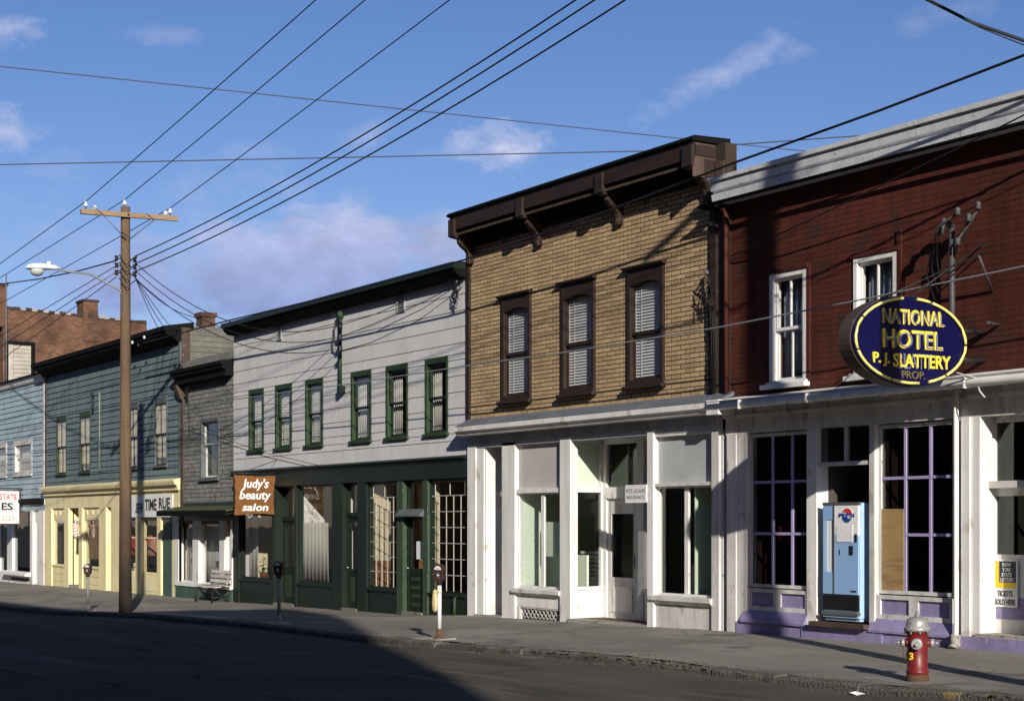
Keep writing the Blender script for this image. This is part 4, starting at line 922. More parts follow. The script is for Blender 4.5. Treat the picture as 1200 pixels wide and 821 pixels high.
    B('step', p, M['concrete'], X(1148), xb2, FY-.1, dy+.2, gb, zd); B('plinth', p, PU, X(1124), xb2, FY-.11, FY+.1, gb, zd-.05)
    zt = zr(41/1780)
    fr = MB(); fr.box(da, xb2, dy-.16, dy+.06, zt, zt+.1); fr.box(da, xb2, dy-.04, dy+.06, fb-.06, fb+.02); fr.box(db, xb2, dy-.04, dy+.06, zd, fb-.06); fr.build('door_frame', WO, p)
    pane(p, da, db, dy+.02, zt+.1, fb-.06, GD, label='dark transom pane over the white side door')
    gl = zr(-38/1780)
    d = ring(MB(), da+.01, db-.01, dy, dy+.05, zd, zt, .09, .09, .11, gl-zd).build('door', Wt, p, label='white side door with purple panels and a lottery poster'); pane(d, da+.1, db-.1, dy+.02, gl, zt-.11, GD)
    for z0, z1, cuts in ((zd+.2, zd+.5, ((da+.1, db-.1),)), (zd+.58, gl-.12, ((da+.06, da+.13), (db-.16, db-.06)))):
        for a, b in cuts: B('door_panel', d, PU, a, b, dy-.004, dy+.004, z0, z1)
    MB().lathe((da+.05, dy-.01, gl-.12), [(.012, .02), (.012, -.02), (.03, -.03), (.03, -.05), (.012, -.06)], 10, axis='y').build('door_knob', M['steel'], d)
    # bay beyond the frame of the photograph
    q = xb2+.45; xe = x1-.3
    shop_window(p, q, xe, zs, fb, FY+.06, WO, .06, [q+(xe-q)*.33, q+(xe-q)*.66], [zr(48/1515), zr(-13/1515)], LI, .022, GD)
    B('base_panel', p, PU, q, xe, FY-.03, FY+.1, gb, zs); B('pilaster', p, Wt, xe, x1, FY-.07, FY+.2, gb, fb+.02)
    # service mast beside the sign, brackets on the wall
    mx = X(1115.5, FY-.2); zt_, zb2 = Z(1115, 264, FY-.2), Z(1115, 455, FY-.2)
    m_ = MB().tube([(mx, FY-.2, zb2), (mx, FY-.2, zt_)], .045, 8).build('service_mast', M['mast'], p)
    MB().tube([(mx, FY-.2, zt_-.02), (mx+.0, FY-.35, zt_+.05), (mx-.03, FY-.4, zt_-.15)], .05, 8).build('weatherhead', M['mast'], m_)
    ar = MB().tube([(mx, FY-.18, zt_-.5), (mx+.25, FY-.28, zt_-.15), (mx+.62, FY-.35, zt_+.12)], .022, 6).tube([(mx+.25, FY-.02, zt_+.1), (mx+.25, FY-.4, zt_-.3)], .018, 6).build('bracket_arm', M['mast'], m_)
    for dx_, dz in ((.25, .12), (.45, -.0), (.62, .14), (.25, -.3)): MB().lathe((mx+dx_, FY-.36, zt_+dz), [(.025, -.04), (.05, -.02), (.035, .02), (.05, .05), (.02, .08)], 8).build('insulator', M['mast'], m_)
    mb = MB()
    for s in (-.1, -.2, -.3): mb.tube([(mx+.2, FY-.36, zt_+.1), (mx+s*.3, FY-.42, zt_+.02+s*.3), (mx+s, FY-.4, zt_-.4+s), (mx+s*.6, FY-.35, zt_-.75+s)], .012, 5)
    mb.build('drip_loop', M['cable'], m_)
    br = MB().tube([(X(1150, FY-.4), FY-.45, Z(1150, 300, FY-.4)), (X(1150, FY-.4)-.15, FY, Z(1150, 300, FY-.4)-.45)], .02, 6).build('wall_bracket', M['mast'], p)
    br = MB().tube([(X(1160, FY-.3), FY-.35, Z(1160, 378, FY-.3)), (X(1160, FY-.3)-.1, FY, Z(1160, 378, FY-.3))], .02, 6).build('wall_bracket', M['mast'], p)
    # inside
    shell(p, x0, x1, gb, T-.15, 12, M['farbrick'], M['roof'])
    room(p, x0+.25, ea-.07, zf, fb+.1, FY+.15, FY+5, M['roomred'], mc=M['roomdark'])
    room(p, eb+.07, X(1150)-.1, zf, fb+.1, FY+.15, FY+5, M['roomred'], mc=M['roomdark'])
    room(p, ea-.07, eb+.07, zf, fb+.15, ey+.12, FY+5, M['roomdark']); room(p, X(1150)-.04, x1-.25, zd, fb+.1, dy+.1, FY+5, M['roomdark'])
    room(p, x0+.25, x1-.25, 3.6, 6.7, FY+.27, FY+4, M['roomdark'])
    B('window_mullion', p, M['roomwhite'], X(1060, FY+1.2), X(1068, FY+1.2), FY+1.3, FY+1.36, zf, fb)
build_hotel()
# dull red paper lantern seen through the left hotel window
lt_ = thing('red_lantern', (X(921, FY+.5), FY+.5, zr(-25/1530)), 'dim red round ornament hanging inside the left purple shop window', 'lantern')
MB().lathe((X(921, FY+.5), FY+.5, zr(-25/1530)), [(.04, 0), (.13, .06), (.17, .16), (.15, .28), (.04, .36)], 14).build('lantern_body', M['redcloth'], lt_)
MB().tube([(X(921, FY+.5), FY+.5, zr(-25/1530)+.35), (X(921, FY+.5), FY+.5, 3.1)], .006, 4).build('cord', M['cable'], lt_)

# ---- projecting oval hotel sign, at right angles to the wall
def build_oval():
    sy1 = FY-.5; sx = X(1133, sy1); ra = math.radians(5); r0 = (997.5-CX)/F; sa, ca = math.sin(ra), math.cos(ra)
    L_ = ((sn+r0*cs)*sx+(cs-r0*sn)*sy1)/((sn+r0*cs)*sa+(cs-r0*sn)*ca)
    sy0 = sy1-L_; cyy = (sy0+sy1)/2; a = L_/2; k_ = (-cs*(sx-a*sa)+sn*(sy1-a*ca))/F
    zc = EYE+(HY-399.5)*k_; b = 53*k_
    s = thing('hotel_sign', (sx, sy1, zc), 'oval navy hotel sign with yellow lettering and yellow tube border projecting from the red wall', 'sign')
    c = Vector((sx, cyy, zc)); t0, t1 = .0, -.32
    def ell(k, ax, bz, x): th = 2*math.pi*k/48; return (sx+x, cyy+ax*math.cos(th), zc+bz*math.sin(th))
    mb = MB(); n = 48
    for x, q in ((t1, .96), (t1+.04, 1.0), (t0-.03, 1.0)):
        for k in range(n): mb.v.append(ell(k, a*q, b*q, x))
    for i in range(2):
        for k in range(n): mb.face([i*n+k, i*n+(k+1) % n, (i+1)*n+(k+1) % n, (i+1)*n+k])
    mb.face(list(range(n))[::-1]); mb.face([2*n+k for k in range(n)]); body = mb.build('cabinet', M['signside'], s)
    mb = MB()
    for x in (-.029, .004):
        for k in range(n): mb.v.append(ell(k, a*.985, b*.985, x))
    for k in range(n): mb.face([k, (k+1) % n, n+(k+1) % n, n+k])
    mb.face(list(range(n))[::-1]); mb.face([n+k for k in range(n)]); mb.build('sign_face', M['navy'], s)
    for (k0, k1) in ((0, 9), (9.4, 11.2), (13.2, 20), (20.3, 26), (26.3, 33), (33.3, 37), (38.4, 41), (41.3, 47.6)):
        m = max(3, int(k1-k0)); MB().tube([ell(k0+(k1-k0)*i/m, a*.95, b*.935, .03) for i in range(m+1)], .02, 8).build('border_tube', M['yellowtube'], s)
    u, v = (0, 1, 0), (0, 0, 1)
    def wd(st, cy_, cz, w, h, m=M['yellow'], bold=.012, x=.006, ext=.02): return text('lettering', st, (sx+x, cyy+cy_*a, zc+cz*b), w*2*a, h*2*b, u, v, m, s, ext, bold)
    wd('NATIONAL', .04, .52, .53, .17); wd('HOTEL', .03, .03, .52, .21, bold=.02); wd('P. J.', -.51, -.44, .14, .15, bold=.02); wd('SLATTERY', .19, -.44, .5, .15, bold=.02); wd('PROP.', .04, -.75, .2, .085, M['gold'], .0)
    # unlit neon tubes following the letters
    wd('NATIONAL', .055, .50, .53, .13, M['ghost'], -.012, .03, .006); wd('HOTEL', .05, .01, .5, .17, M['ghost'], -.012, .03, .006); wd('BLATT', .06, -.45, .3, .17, M['ghost'], -.01, .012, .012)
    sup = MB(); 
    for dz in (.35, -.3): sup.tube([(sx-.17, cyy+a*.88, zc+b*dz), (sx-.17, FY+.03, zc+b*dz)], .03, 8)
    sup.tube([(sx-.17, cyy+.1, zc+b*.96), (sx-.17, FY+.03, zc+b+.9)], .012, 6); sup.tube([(sx-.17, cyy-a*.55, zc+b*.8), (sx-.17, FY+.03, zc+b+.75)], .01, 6); sup.build('support', M['darkmetal'], s)
    MB().tube([(sx-.1, sy1-.1, zc-b*.62), (sx+.05, sy1+.12, zc-b*.75), (sx+.12, sy1+.12, zc-b*1.05), (sx+.2, sy1+.14, zc-b*1.2)], .012, 6).build('supply_cable', M['greypaint'], s)
    s.rotation_euler = (0, 0, -ra)
build_oval()

# ---- drinks machine in the hotel doorway
def build_machine():
    y0 = FY-.12; x0, x1 = X(963, y0), X(1005.5, y0); zb, zt = Z(985, 727, y0), Z(985, 589, y0); d = .62
    t = thing('vending_machine', ((x0+x1)/2, y0+d/2, zb), 'pale blue drinks machine with white round badge panel standing in the hotel doorway', 'vending machine')
    w = x1-x0; h = zt-zb; f = y0
    B('cabinet', t, M['machine'], x0, x1, f+.04, f+d, zb+.05, zt)
    B('foot_plate', t, M['machine'], x0+.02, x1-.02, f+.06, f+d-.05, zb, zb+.05)
    B('top_trim', t, M['steel'], x0, x1, f+.015, f+.06, zt-.035, zt+.012)
    B('kick_plate', t, M['darkmetal'], x0+.01, x1-.01, f+.02, f+.045, zb+.16, zb+.4)
    for k in range(5): B('grille_bar', t, M['darkmetal'], x0+.03, x1-.03, f+.01, f+.022, zb+.19+k*.042, zb+.205+k*.042)
    B('base_rail', t, M['steel'], x0, x1, f-.01, f+.05, zb+.09, zb+.14); B('base_panel', t, M['machine'], x0+.01, x1-.01, f+.02, f+.045, zb+.05, zb+.09)
    sp = x0+w*.33
    B('side_panel', t, M['machine_dark'], x0+.01, sp-.02, f+.015, f+.045, zb+.41, zb+.75); B('side_panel', t, M['machine_dark'], x0+.01, sp-.02, f+.015, f+.045, zt-.26, zt-.04)
    B('bottle_window', t, M['white_clean'], x0+.1, sp-.035, f+.025, f+.045, zb+.75, zt-.26); B('window_edge', t, M['steel'], sp-.035, sp-.02, f+.012, f+.045, zb+.75, zt-.26); B('side_panel', t, M['machine'], x0+.01, x0+.1, f+.02, f+.045, zb+.75, zt-.26)
    B('trim_strip', t, M['steel'], sp-.014, sp+.014, f+.005, f+.045, zb+.41, zt-.04)
    dr = B('door', t, M['machine_dark'], sp+.016, x1-.012, f+.012, f+.045, zb+.41, zt-.5)
    pn = B('badge_panel', t, M['signwhite'], sp+.016, x1-.012, f+.01, f+.045, zt-.5, zt-.04)
    B('paper_notice', t, M['paper'], sp+.06, x1-.12, f+.003, f+.009, zt-.6, zt-.34)
    cx, cz, r = sp+(x1-sp)*.56, zt-.19, .115; n = 32
    def disc(name, m, fn, yy): 
        pts = [fn(2*math.pi*k/n) for k in range(n)]; MB().prism([(cx+a_, cz+b_) for a_, b_ in pts], yy, yy+.004, 'y').build(name, m, pn)
    disc('badge', M['white_clean'], lambda q: (r*math.cos(q), r*math.sin(q)), f+.004)
    def seg(up):
        pts = []
        for k in range(17):
            q = math.pi*(.1+.8*k/16)*(1 if up else -1); pts.append((cx+r*.93*math.cos(q), cz+r*.93*math.sin(q)))
        a_, b_ = pts[-1], pts[0]
        for k in range(1, 8):
            u = k/8; pts.append((a_[0]+(b_[0]-a_[0])*u, a_[1]+(b_[1]-a_[1])*u+.018*math.sin(2*math.pi*u)))
        return pts
    for up, m in ((True, M['letterred']), (False, M['logoblue'])): MB().prism(seg(up), f-.001, f+.003, 'y').build('badge_half', m, pn)
    text('lettering', 'PEPSI', (cx-.01, f-.001, cz), .33, .06, U, V, M['logoblue'], pn, .002, .02)
    B('coin_plate', dr, M['darkmetal'], x1-.19, x1-.12, f+.0, f+.014, zb+1.02, zb+1.16); B('coin_slot', dr, M['steel'], sp+.12, sp+.15, f+.004, f+.014, zb+1.02, zb+1.1)
    B('lock', dr, M['darkmetal'], x1-.07, x1-.035, f+.0, f+.014, zb+1.22, zb+1.34); B('maker_plate', dr, M['darkmetal'], x1-.17, x1-.05, f+.008, f+.014, zb+.45, zb+.475)
build_machine()

# ---- lottery poster on the side door
def build_poster():
    y = FY+.262; x0, x1 = X(1163, y), X(1192.5, y); z0, z1 = Z(1178, 711, y), Z(1178, 655, y)
    t = thing('lottery_poster', ((x0+x1)/2, y, z0), 'white lottery poster with yellow and black square on the white side door', 'poster')
    w, h = x1-x0, z1-z0
    B('poster_sheet', t, M['signwhite'], x0, x1, y, y+.008, z0, z1)
    B('yellow_square', t, M['postyellow'], x0+w*.07, x1-w*.07, y-.002, y+.001, z0+h*.40, z1-h*.04)
    B('dark_square', t, M['logonavy'], x0+w*.28, x1-w*.07, y-.004, y-.0005, z0+h*.52, z1-h*.04)
    for k, s in enumerate(('NEW', 'YORK', 'STATE', 'LOTTERY')):
        text('lettering', s, (x0+w*(.58 if k < 3 else .605), y-.004, z1-h*(.11+.105*k)), w*(.34 if k < 2 else .4 if k < 3 else .54), h*.082, U, V, M['letterwhite'], t, .002, .02)
    text('lettering', 'TICKETS', (x0+w*.5, y-.002, z0+h*.285), w*.6, h*.12, U, V, M['letterblack'], t, .002, .015)
    text('lettering', 'SOLD HERE', (x0+w*.5, y-.002, z0+h*.11), w*.8, h*.12, U, V, M['letterblack'], t, .002, .015)
build_poster()

# ================================================================== narrow shingled building
NX0, NX1 = X(213), GX0-.03
narrow = thing('shingled_building', ((NX0+NX1)/2, FY, basez(X(240))), 'narrow dark grey shingled building with one white window over a white and green shop', 'building')
def build_narrow():
    p = narrow; x0, x1 = NX0, NX1; gb = -1.4; y = FY
    w = (X(235.5), X(257.5)); z0, z1 = zr((612-562)/846), zr((612-490)/846); zs = zr((612-590)/840); zt = zr((612-436)/840)
    holed(MB(), x0, x1, FY, FY+.22, zs-.6, zt+.45, [(w[0]+.03, w[1]-.03, z0+.03, z1-.03)]).build('wall', M['shingle'], p)
    # shingle courses are only a few pixels high: real butts, joined
    mb = MB(); i = 0
    for (a, b, q, r, k) in rows(x0+.2, x1, zs-.3, zt, .125, [(w[0], w[1], z0, z1)]):
        t = a
        while t < b-.02:
            e = min(b, t+random.uniform(.12, .3)); d = random.uniform(.016, .028)
            mb.prism([(FY-d, q), (FY-.006, r), (FY+.003, r), (FY+.003, q)], t+.003, e-.003); t = e
    mb.build('shingles', M['shingle'], p, kind='stuff')
    MB().box(x0, x0+.2, FY-.05, FY+.05, zs-.7, zt+.35).build('corner_board', M['brown_pale'], p)
    def cover(wn, a, b, yy, c, d):
        B('backdrop', wn, M['roomdark'], a, b, yy+.3, yy+.31, c, d); drape(wn, (a+b)/2, b, yy+.06, c, d, M['curtain'], waves=3)
    sash_window(p, w[0], w[1], z0, z1, M['shingledark'], M['white'], tw=.1, proud=.04, deep=.14, meet=.6, cover=cover, sb=.07)
    cy = FY-.4; T = Z(245, 424.5, cy)
    MB().prism([(cy, T-.1), (cy, T), (FY+.2, T+.1), (FY+.2, T-.12)], x0+.0, x1).build('roof_edge', M['black'], p)
    MB().prism([(cy+.05, T-.1), (cy+.05, T-.2), (cy+.15, T-.24), (cy+.15, T-.42), (FY, T-.42), (FY, T-.1)], x0+.05, x1).build('cornice', M['black'], p)
    MB().prism([(FY-.3, T-.43), (FY-.02, T-.43), (FY-.02, T-.95), (FY-.12, T-.85)], x0+.06, x0+.25).build('bracket', M['brown_pale'], p)
    # shed awning over the shop
    ay = FY-.75; az = Z(230, 597.5, ay); aa, ab = X(183, ay), X(276, ay+.3)
    MB().prism([(ay, az), (FY-.0, az+.14), (FY-.0, az+.08), (ay+.02, az-.05)], aa, ab).build('awning_roof', M['awning'], p)
    MB().prism([(ay+.0, az-.012), (ay+.0, az-.16), (ay+.06, az-.16), (ay+.06, az-.05)], aa+.02, ab-.02).build('awning_fascia', M['black'], p)
    mb = MB()
    for k in range(7): xx = aa+.15+(ab-aa-.3)*k/6; mb.prism([(ay+.07, az-.06), (FY-.03, az+.07), (FY-.03, az-.01), (ay+.07, az-.14)], xx-.03, xx+.03)
    mb.build('rafters', M['darkgreen'], p)
    B('frieze', p, M['darkgreen'], x0-.9, x1, FY-.03, FY+.1, az-.3, az+.24)
    hz = az-.3; Wt = M['white']; TE = M['teal']
    def post(a, b, m, y0=FY-.06, name='pilaster', zb=gb): B(name, p, m, X(a), X(b), y0, FY+.14, zb, hz)
    post(193, 203, TE); 
    xa, xb = X(203), X(208); B('side_door', p, Wt, xa, xb, FY+.0, FY+.06, gb, hz); B('door_panel', p, M['roomdark'], xa+.08, xb-.06, FY-.01, FY+.0, zr(-78/805)-.2, zr(-40/805)-.2)
    sz = zr(-75/840)
    for a, b in ((207.5, 212), (228.5, 235.5), (260, 266), (273, 275)): post(a, b, Wt, FY-.08, zb=sz)
    B('window_sill', p, Wt, X(207.5), x1, FY-.1, FY+.1, sz-.02, sz+.1)
    shop_window(p, X(212), X(228.5), sz+.1, hz, FY+.05, Wt, .04); shop_window(p, X(235.5), X(260), sz+.1, hz, FY+.05, Wt, .03); shop_window(p, X(266), X(273), sz+.1, hz, FY+.05, Wt, .03)
    bp = B('base_panel', p, TE, X(207.5), x1, FY-.05, FY+.1, gb, sz-.02)
    for k in range(5): xx = X(207.5)+(x1-X(207.5))*k/5; B('panel_board', bp, TE, xx+.02, xx+(x1-X(207.5))/5-.02, FY-.065, FY-.048, gb, sz-.06)
    B('window_card', p, M['roomwhite'], X(213), X(228), FY+.16, FY+.175, sz+.12, hz-.25)
    for (px, py, s, m) in ((216, 612, .13, 'lettergrey'), (219, 622, .12, 'lettergrey'), (217.5, 634, .14, 'lettergrey'), (220, 644, .13, 'lettergrey'), (222, 656, .22, 'awning'), (222, 668, .2, 'letterblack')):
        xx, zz = X(px), zr((612-py)/(px+600)); mb = MB()
        pts = [(xx+s*random.uniform(.7, 1.2)*math.cos(k*1.05), zz+s*random.uniform(.5, 1.1)*math.sin(k*1.05)) for k in range(6)]
        mb.prism(pts, FY+.145, FY+.155, 'y').build('sticker', M[m], p)
    B('window_card', p, M['paper'], X(250), X(258), FY+.075, FY+.08, zr(-44/853)-.02, zr(-34/853))
    drape(p, X(236, FY+.5), X(275, FY+.5), FY+.26, sz, hz, M['roomwhite'], waves=6, amp=.01)
    shell(p, x0, x1, gb, zt+.35, 10, M['sideshingle'], M['roof'])
    room(p, x0+.22, x1-.25, sz-.6, hz+.1, FY+.16, FY+2.4, M['roomwhite']); room(p, x0+.22, x1-.25, zs+.3, zt-.05, FY+.24, FY+3, M['roomdark'])
    # chimney behind
    ch = MB(); cx = X(239.5, FY+4); ch.box(cx-.28, cx+.28, FY+3.8, FY+4.3, 4, Z(239, 372, FY+4)); ch.box(cx-.34, cx+.34, FY+3.74, FY+4.36, Z(239, 372, FY+4), Z(239, 367, FY+4)); ch.build('chimney', M['farbrick'], p)
build_narrow()
def build_bench():
    xa, xb = X(252), X(275); y1 = FY-.15; y0 = FY-.65; g = gz((xa+xb)/2, y0)
    t = thing('bench', ((xa+xb)/2, (y0+y1)/2, g), 'slatted bench with pale and red boards on dark iron legs outside the narrow shop', 'bench')
    for x in (xa+.12, xb-.12):
        MB().tube([(x, y0, g), (x, y0+.06, g+.42), (x, y1, g+.45), (x, y1+.08, g+.92)], .025, 6).tube([(x, y0+.06, g+.42), (x, y1+.02, g)], .025, 6).tube([(x, y0, g+.15), (x, y1, g+.18)], .02, 6).build('frame', M['darkmetal'], t)
    for k in range(4): B('seat_slat', t, M['white_old'] if k != 2 else M['board'], xa, xb, y0+.05+k*.11, y0+.14+k*.11, g+.435+k*.01, g+.46+k*.01)
    for k in range(3): B('back_slat', t, M['white_old'] if k != 1 else M['mauve'], xa, xb, y1+.0+k*.025, y1+.025+k*.025, g+.56+k*.13, g+.65+k*.13)
build_bench()
# ---- board sign
def build_board_sign():
    xs = X(321, FY-.1); y1 = FY-.1; y0 = YX(274.5, xs); yc = (y0+y1)/2; k = (-cs*xs+sn*yc)/F
    zt, zb = EYE+(HY-557)*k, EYE+(HY-601)*k; w = y1-y0; h = zt-zb
    s = thing('hanging_sign', (xs, y1, zt), 'orange brown ragged edged wooden board sign with white script lettering for a beauty salon', 'sign')
    # ragged outline
    pts = []; n = 12
    def edge(a, b, inward, e=0):
        for i in range(n):
            t = i/n; d = .03*math.sin(t*math.pi)*1.0+random.uniform(-.012, .012); pts.append((a[0]+(b[0]-a[0])*t+inward[0]*d, a[1]+(b[1]-a[1])*t+inward[1]*d))
    a, b, c, d = (y0, zb-.06), (y1, zb-.03), (y1+.03, zt), (y0-.0, zt+.02)
    edge(a, b, (0, 1)); edge(b, c, (-1, 0)); edge(c, d, (0, -1)); edge(d, a, (1, 0))
    MB().prism(pts, xs-.03, xs+.02, 'x').build('sign_board', M['board'], s)
    u = (0, 1, 0)
    for st, cz, ww, hh in (("Judy's", .76, .68, .32), ('beauty', .45, .8, .3), ('salon', .16, .66, .2)):
        text('lettering', st, (xs+.024, yc+.02, zb+h*cz), w*ww, h*hh, u, V, M['letterwhite'], s, .008, .02, .2)
    MB().tube([(xs-.005, y0-.05, zt+.05), (xs-.005, FY+.05, zt+.08)], .02, 6).tube([(xs-.005, y0+.15, zt+.05), (xs-.005, FY+.05, zt+.45)], .01, 5).build('bracket_arm', M['darkmetal'], s)
    for q in (.2, .85): MB().tube([(xs-.005, y0+w*q, zt-.02), (xs-.005, y0+w*q, zt+.06)], .01, 5).build('hanger', M['darkmetal'], s)
build_board_sign()

# ================================================================== blue clapboard building with cream shop
BX0, BX1 = X(54), X(212.5)
blue = thing('clapboard_building', ((BX0+BX1)/2, FY, basez(X(130))), 'blue grey clapboard building with four tall shaded windows over a cream yellow shop front', 'building')
def build_blue():
    p = blue; x0, x1 = BX0, BX1; gb = -1.5
    cy = FY-.55; T = Z(205, 377.5, cy); zs = zr((612-571)/700)+.05
    z0, z1 = zr((612-549.5)/750), zr((612-472.5)/750)
    ws = [(X(67.5), X(79)), (X(94.5), X(107)), (X(150.5), X(163)), (X(182.5), X(197))]
    holed(MB(), x0, x1, FY, FY+.22, zs-.4, T-.15, [(a+.03, b-.03, z0+.03, z1-.03) for a, b in ws]).build('wall', M['bluesiding'], p)
    cladding(p, 'clapboard', x0+.18, x1-.12, zs, T-.5, .205, [(a, b, z0, z1) for a, b in ws], M['bluesiding'], thick=.036)
    B('corner_board', p, M['brown_pale'], x0, x0+.18, FY-.05, FY+.02, zs, T-.45); B('corner_board', p, M['shingledark'], x1-.12, x1, FY-.05, FY+.02, zs, T-.45)
    def cover(k):
        def f(wn, a, b, y, c, d):
            m_ = (c+d)/2; B('window_shade', wn, M['shade'], a+.026, b-.026, y-.107, y-.103, m_+.03, d-.05); B('window_shade', wn, M['shade'], a+.026, b-.026, y-.068, y-.064, c+.05+(d-c)*(.0, .12, .0, .1)[k], m_-.03); B('backdrop', wn, M['roomdark'], a, b, y+.2, y+.21, c, d)
        return f
    for k, (a, b) in enumerate(ws):
        wn = sash_window(p, a, b, z0, z1, M['green'] if k < 2 else M['shingledark'], M['brown'], tw=.05, proud=.045, deep=.035, mid=True, cover=cover(k), sb=.025, top=.2)
    MB().prism([(cy, T-.14), (cy, T), (FY+.4, T+.16), (FY+.4, T-.1)], x0-.1, x1+.0).build('roof_edge', M['black'], p)
    MB().prism([(cy+.06, T-.14), (cy+.06, T-.24), (cy+.25, T-.3), (FY-.12, T-.45), (FY, T-.5), (FY, T-.14)], x0-.02, x1-.01).build('cornice', M['black'], p)
    MB().tube([(X(119), FY-.07, zr((612-552)/719)), (X(119), FY-.07, zr((612-460)/719))], .03, 6).build('conduit', M['conduit'], p)
    for k in range(3): MB().lathe((X(113), FY-.15, zr((612-463-k*8)/713)), [(.03, -.03), (.06, 0), (.04, .03), (.06, .07), (.02, .1)], 8).build('insulator', M['darkmetal'], p)
    for k, (q, r) in enumerate(((153, 399), (158, 402), (165, 405), (172, 396))): MB().lathe((X(q, cy), cy-.08, Z(q, r, cy)), [(.02, -.03), (.042, -.01), (.03, .02), (.042, .045), (.015, .07)], 8).build('insulator', M['porcelain'] if k % 2 else M['darkmetal'], p)
    # shop
    C = M['cream']; ly = FY-.22; lt = Z(140, 566, ly)
    MB().prism([(ly, lt-.14), (ly-.03, lt-.05), (ly-.03, lt), (FY-.02, lt+.07), (FY-.02, lt-.14)], x0-.05, x1+.02).build('shop_cornice', C, p)
    MB().prism([(FY-.12, lt-.3), (FY-.12, lt-.22), (FY-.17, lt-.142), (FY, lt-.142), (FY, lt-.3)], x0-.0, x1).build('cornice_moulding', C, p)
    fz = zr((612-594)/720); B('frieze', p, C, x0, x1, FY-.04, FY+.14, fz, lt-.16)
    def post(a, b, m=C, y0=FY-.06): B('pilaster', p, m, X(a), X(b), y0, FY+.14, gb, fz)
    sz = zr((612-663)/680)
    for a, b in ((54, 62), (77, 82), (94, 98), (118, 126), (132, 142), (161, 167), (186, 190.5), (204, 212)): post(a, b)
    tz = zr((612-607)/680)
    for a, b in ((62, 77), (98, 118)):
        sp_ = B('spandrel', p, C, X(a), X(b), FY+.02, FY+.12, tz, fz)
        for k in range(3): xx = X(a)+(X(b)-X(a))*(k+.5)/3; B('spandrel_panel', sp_, M['creampale'], xx-.1, xx+.1, FY-.0, FY+.021, tz+.12, fz-.1)
        bp = B('base_panel', p, C, X(a), X(b), FY+.0, FY+.12, gb, sz)
        for k in range(3): B('panel_board', bp, C, X(a)+.03, X(b)-.03, FY-.018, FY+.002, sz-.3-k*.28, sz-.06-k*.28)
        shop_window(p, X(a), X(b), sz, tz, FY+.06, C, .05)
        B('window_sill', p, C, X(a), X(b), FY-.05, FY+.06, sz-.03, sz+.03)
    B('venetian_backing', p, M['plywood'], X(99), X(118), FY+.16, FY+.17, sz+.3, tz); B('window_curtain', p, M['roomred'], X(63), X(76), FY+.3, FY+.31, sz, tz)
    # shop door set back between the windows
    dy = FY+.55; da, db = X(82)+.0, X(94)+.0; zd = basez(X(88))+.1
    d = ring(MB(), da, db, dy, dy+.05, zd, tz+.05, .1, .1, .1, 1.0).build('door', C, p); pane(d, da+.1, db-.1, dy+.02, zd+1.0, tz-.05, GD)
    B('transom', p, C, da, db, dy, dy+.05, tz+.06, fz); B('door_reveal', p, C, da-.06, da, FY+.1, dy+.1, gb, fz); B('door_reveal', p, C, db, db+.06, FY+.1, dy+.1, gb, fz); B('step', p, M['concrete'], da, db, FY-.05, dy+.1, gb, zd)
    # boarded slanted entry and right shop
    MB().hexa([(X(126), FY+.55, gb), (X(132), FY-.02, gb), (X(132), FY+.06, gb), (X(126), FY+.63, gb), (X(126), FY+.55, fz), (X(132), FY-.02, fz), (X(132), FY+.06, fz), (X(126), FY+.63, fz)]).build('slanted_side', C, p)
    B('side_door', p, C, X(118), X(126)+.2, FY+.62, FY+.68, gb, fz)
    t2 = zr((612-606)/780)-.02; s2 = zr((612-672)/778)
    B('signboard_frame', p, M['darkgreen'], X(147), X(204), FY-.05, FY+.1, t2-.03, fz+.02)
    for a, b in ((142, 161), (167, 186), (190.5, 204)):
        bp = B('base_panel', p, C, X(a), X(b), FY+.0, FY+.12, gb, s2); B('panel_board', bp, M['creampale'], X(a)+.06, X(b)-.06, FY-.012, FY+.002, s2-.55, s2-.1)
        shop_window(p, X(a), X(b), s2, t2-.03, FY+.06, C, .045, [], [zr((612-630)/780)+.0], C, .025)
    shell(p, x0, x1, gb, T+.05, 14, M['sideshingle'], M['roof'], y0=FY+.26, roof_drop=.05)
    mb = MB()
    for k in range(30):
        z = 3.2+k*.17
        if z+.17 < T+.0: mb.prism([(x1+.022, z), (x1+.0, z+.17), (x1-.01, z+.17), (x1-.01, z)], FY+.27, FY+8, 'y')
    mb.v = [(a, b, c) for a, b, c in mb.v]; mb.build('side_shingles', M['sideshingle'], p, kind='stuff')
    B('corner_board', p, M['brown_pale'], x1-.002, x1+.03, FY+.0, FY+.27, 3.3, T-.02)
    room(p, x0+.22, X(126)-.1, zd-.2, fz+.05, FY+.16, FY+3.5, M['roomdark']); room(p, X(132), x1-.25, zd-.2, fz+.05, FY+.16, FY+3, M['roomcream'])
    room(p, x0+.22, x1-.25, zs+.2, T-.6, FY+.24, FY+3, M['roomdark'])
build_blue()
# white sign band with dark lettering
def build_band():
    y = FY-.075; x0, x1 = X(150, y), X(202, y); z0, z1 = Z(176, 605.5, y), Z(176, 579.5, y)
    t = thing('shop_sign', ((x0+x1)/2, y, z0), 'long white shop sign with dark uneven lettering on the cream shop front', 'sign')
    B('sign_board', t, M['signwhite'], x0, x1, y, y+.025, z0, z1)
    w, h = x1-x0, z1-z0
    text('lettering', 'SEW', (x0+w*.27, y-.002, z0+h*.42), w*.17, h*.5, U, (.25, 0, .97), M['letterblack'], t, .003, .03)
    text('lettering', 'TIME', (x0+w*.53, y-.002, z0+h*.55), w*.26, h*.52, U, V, M['letterblack'], t, .003, .03); text('lettering', 'RUE', (x0+w*.83, y-.002, z0+h*.6), w*.24, h*.5, U, V, M['letterblack'], t, .003, .03)
build_band()
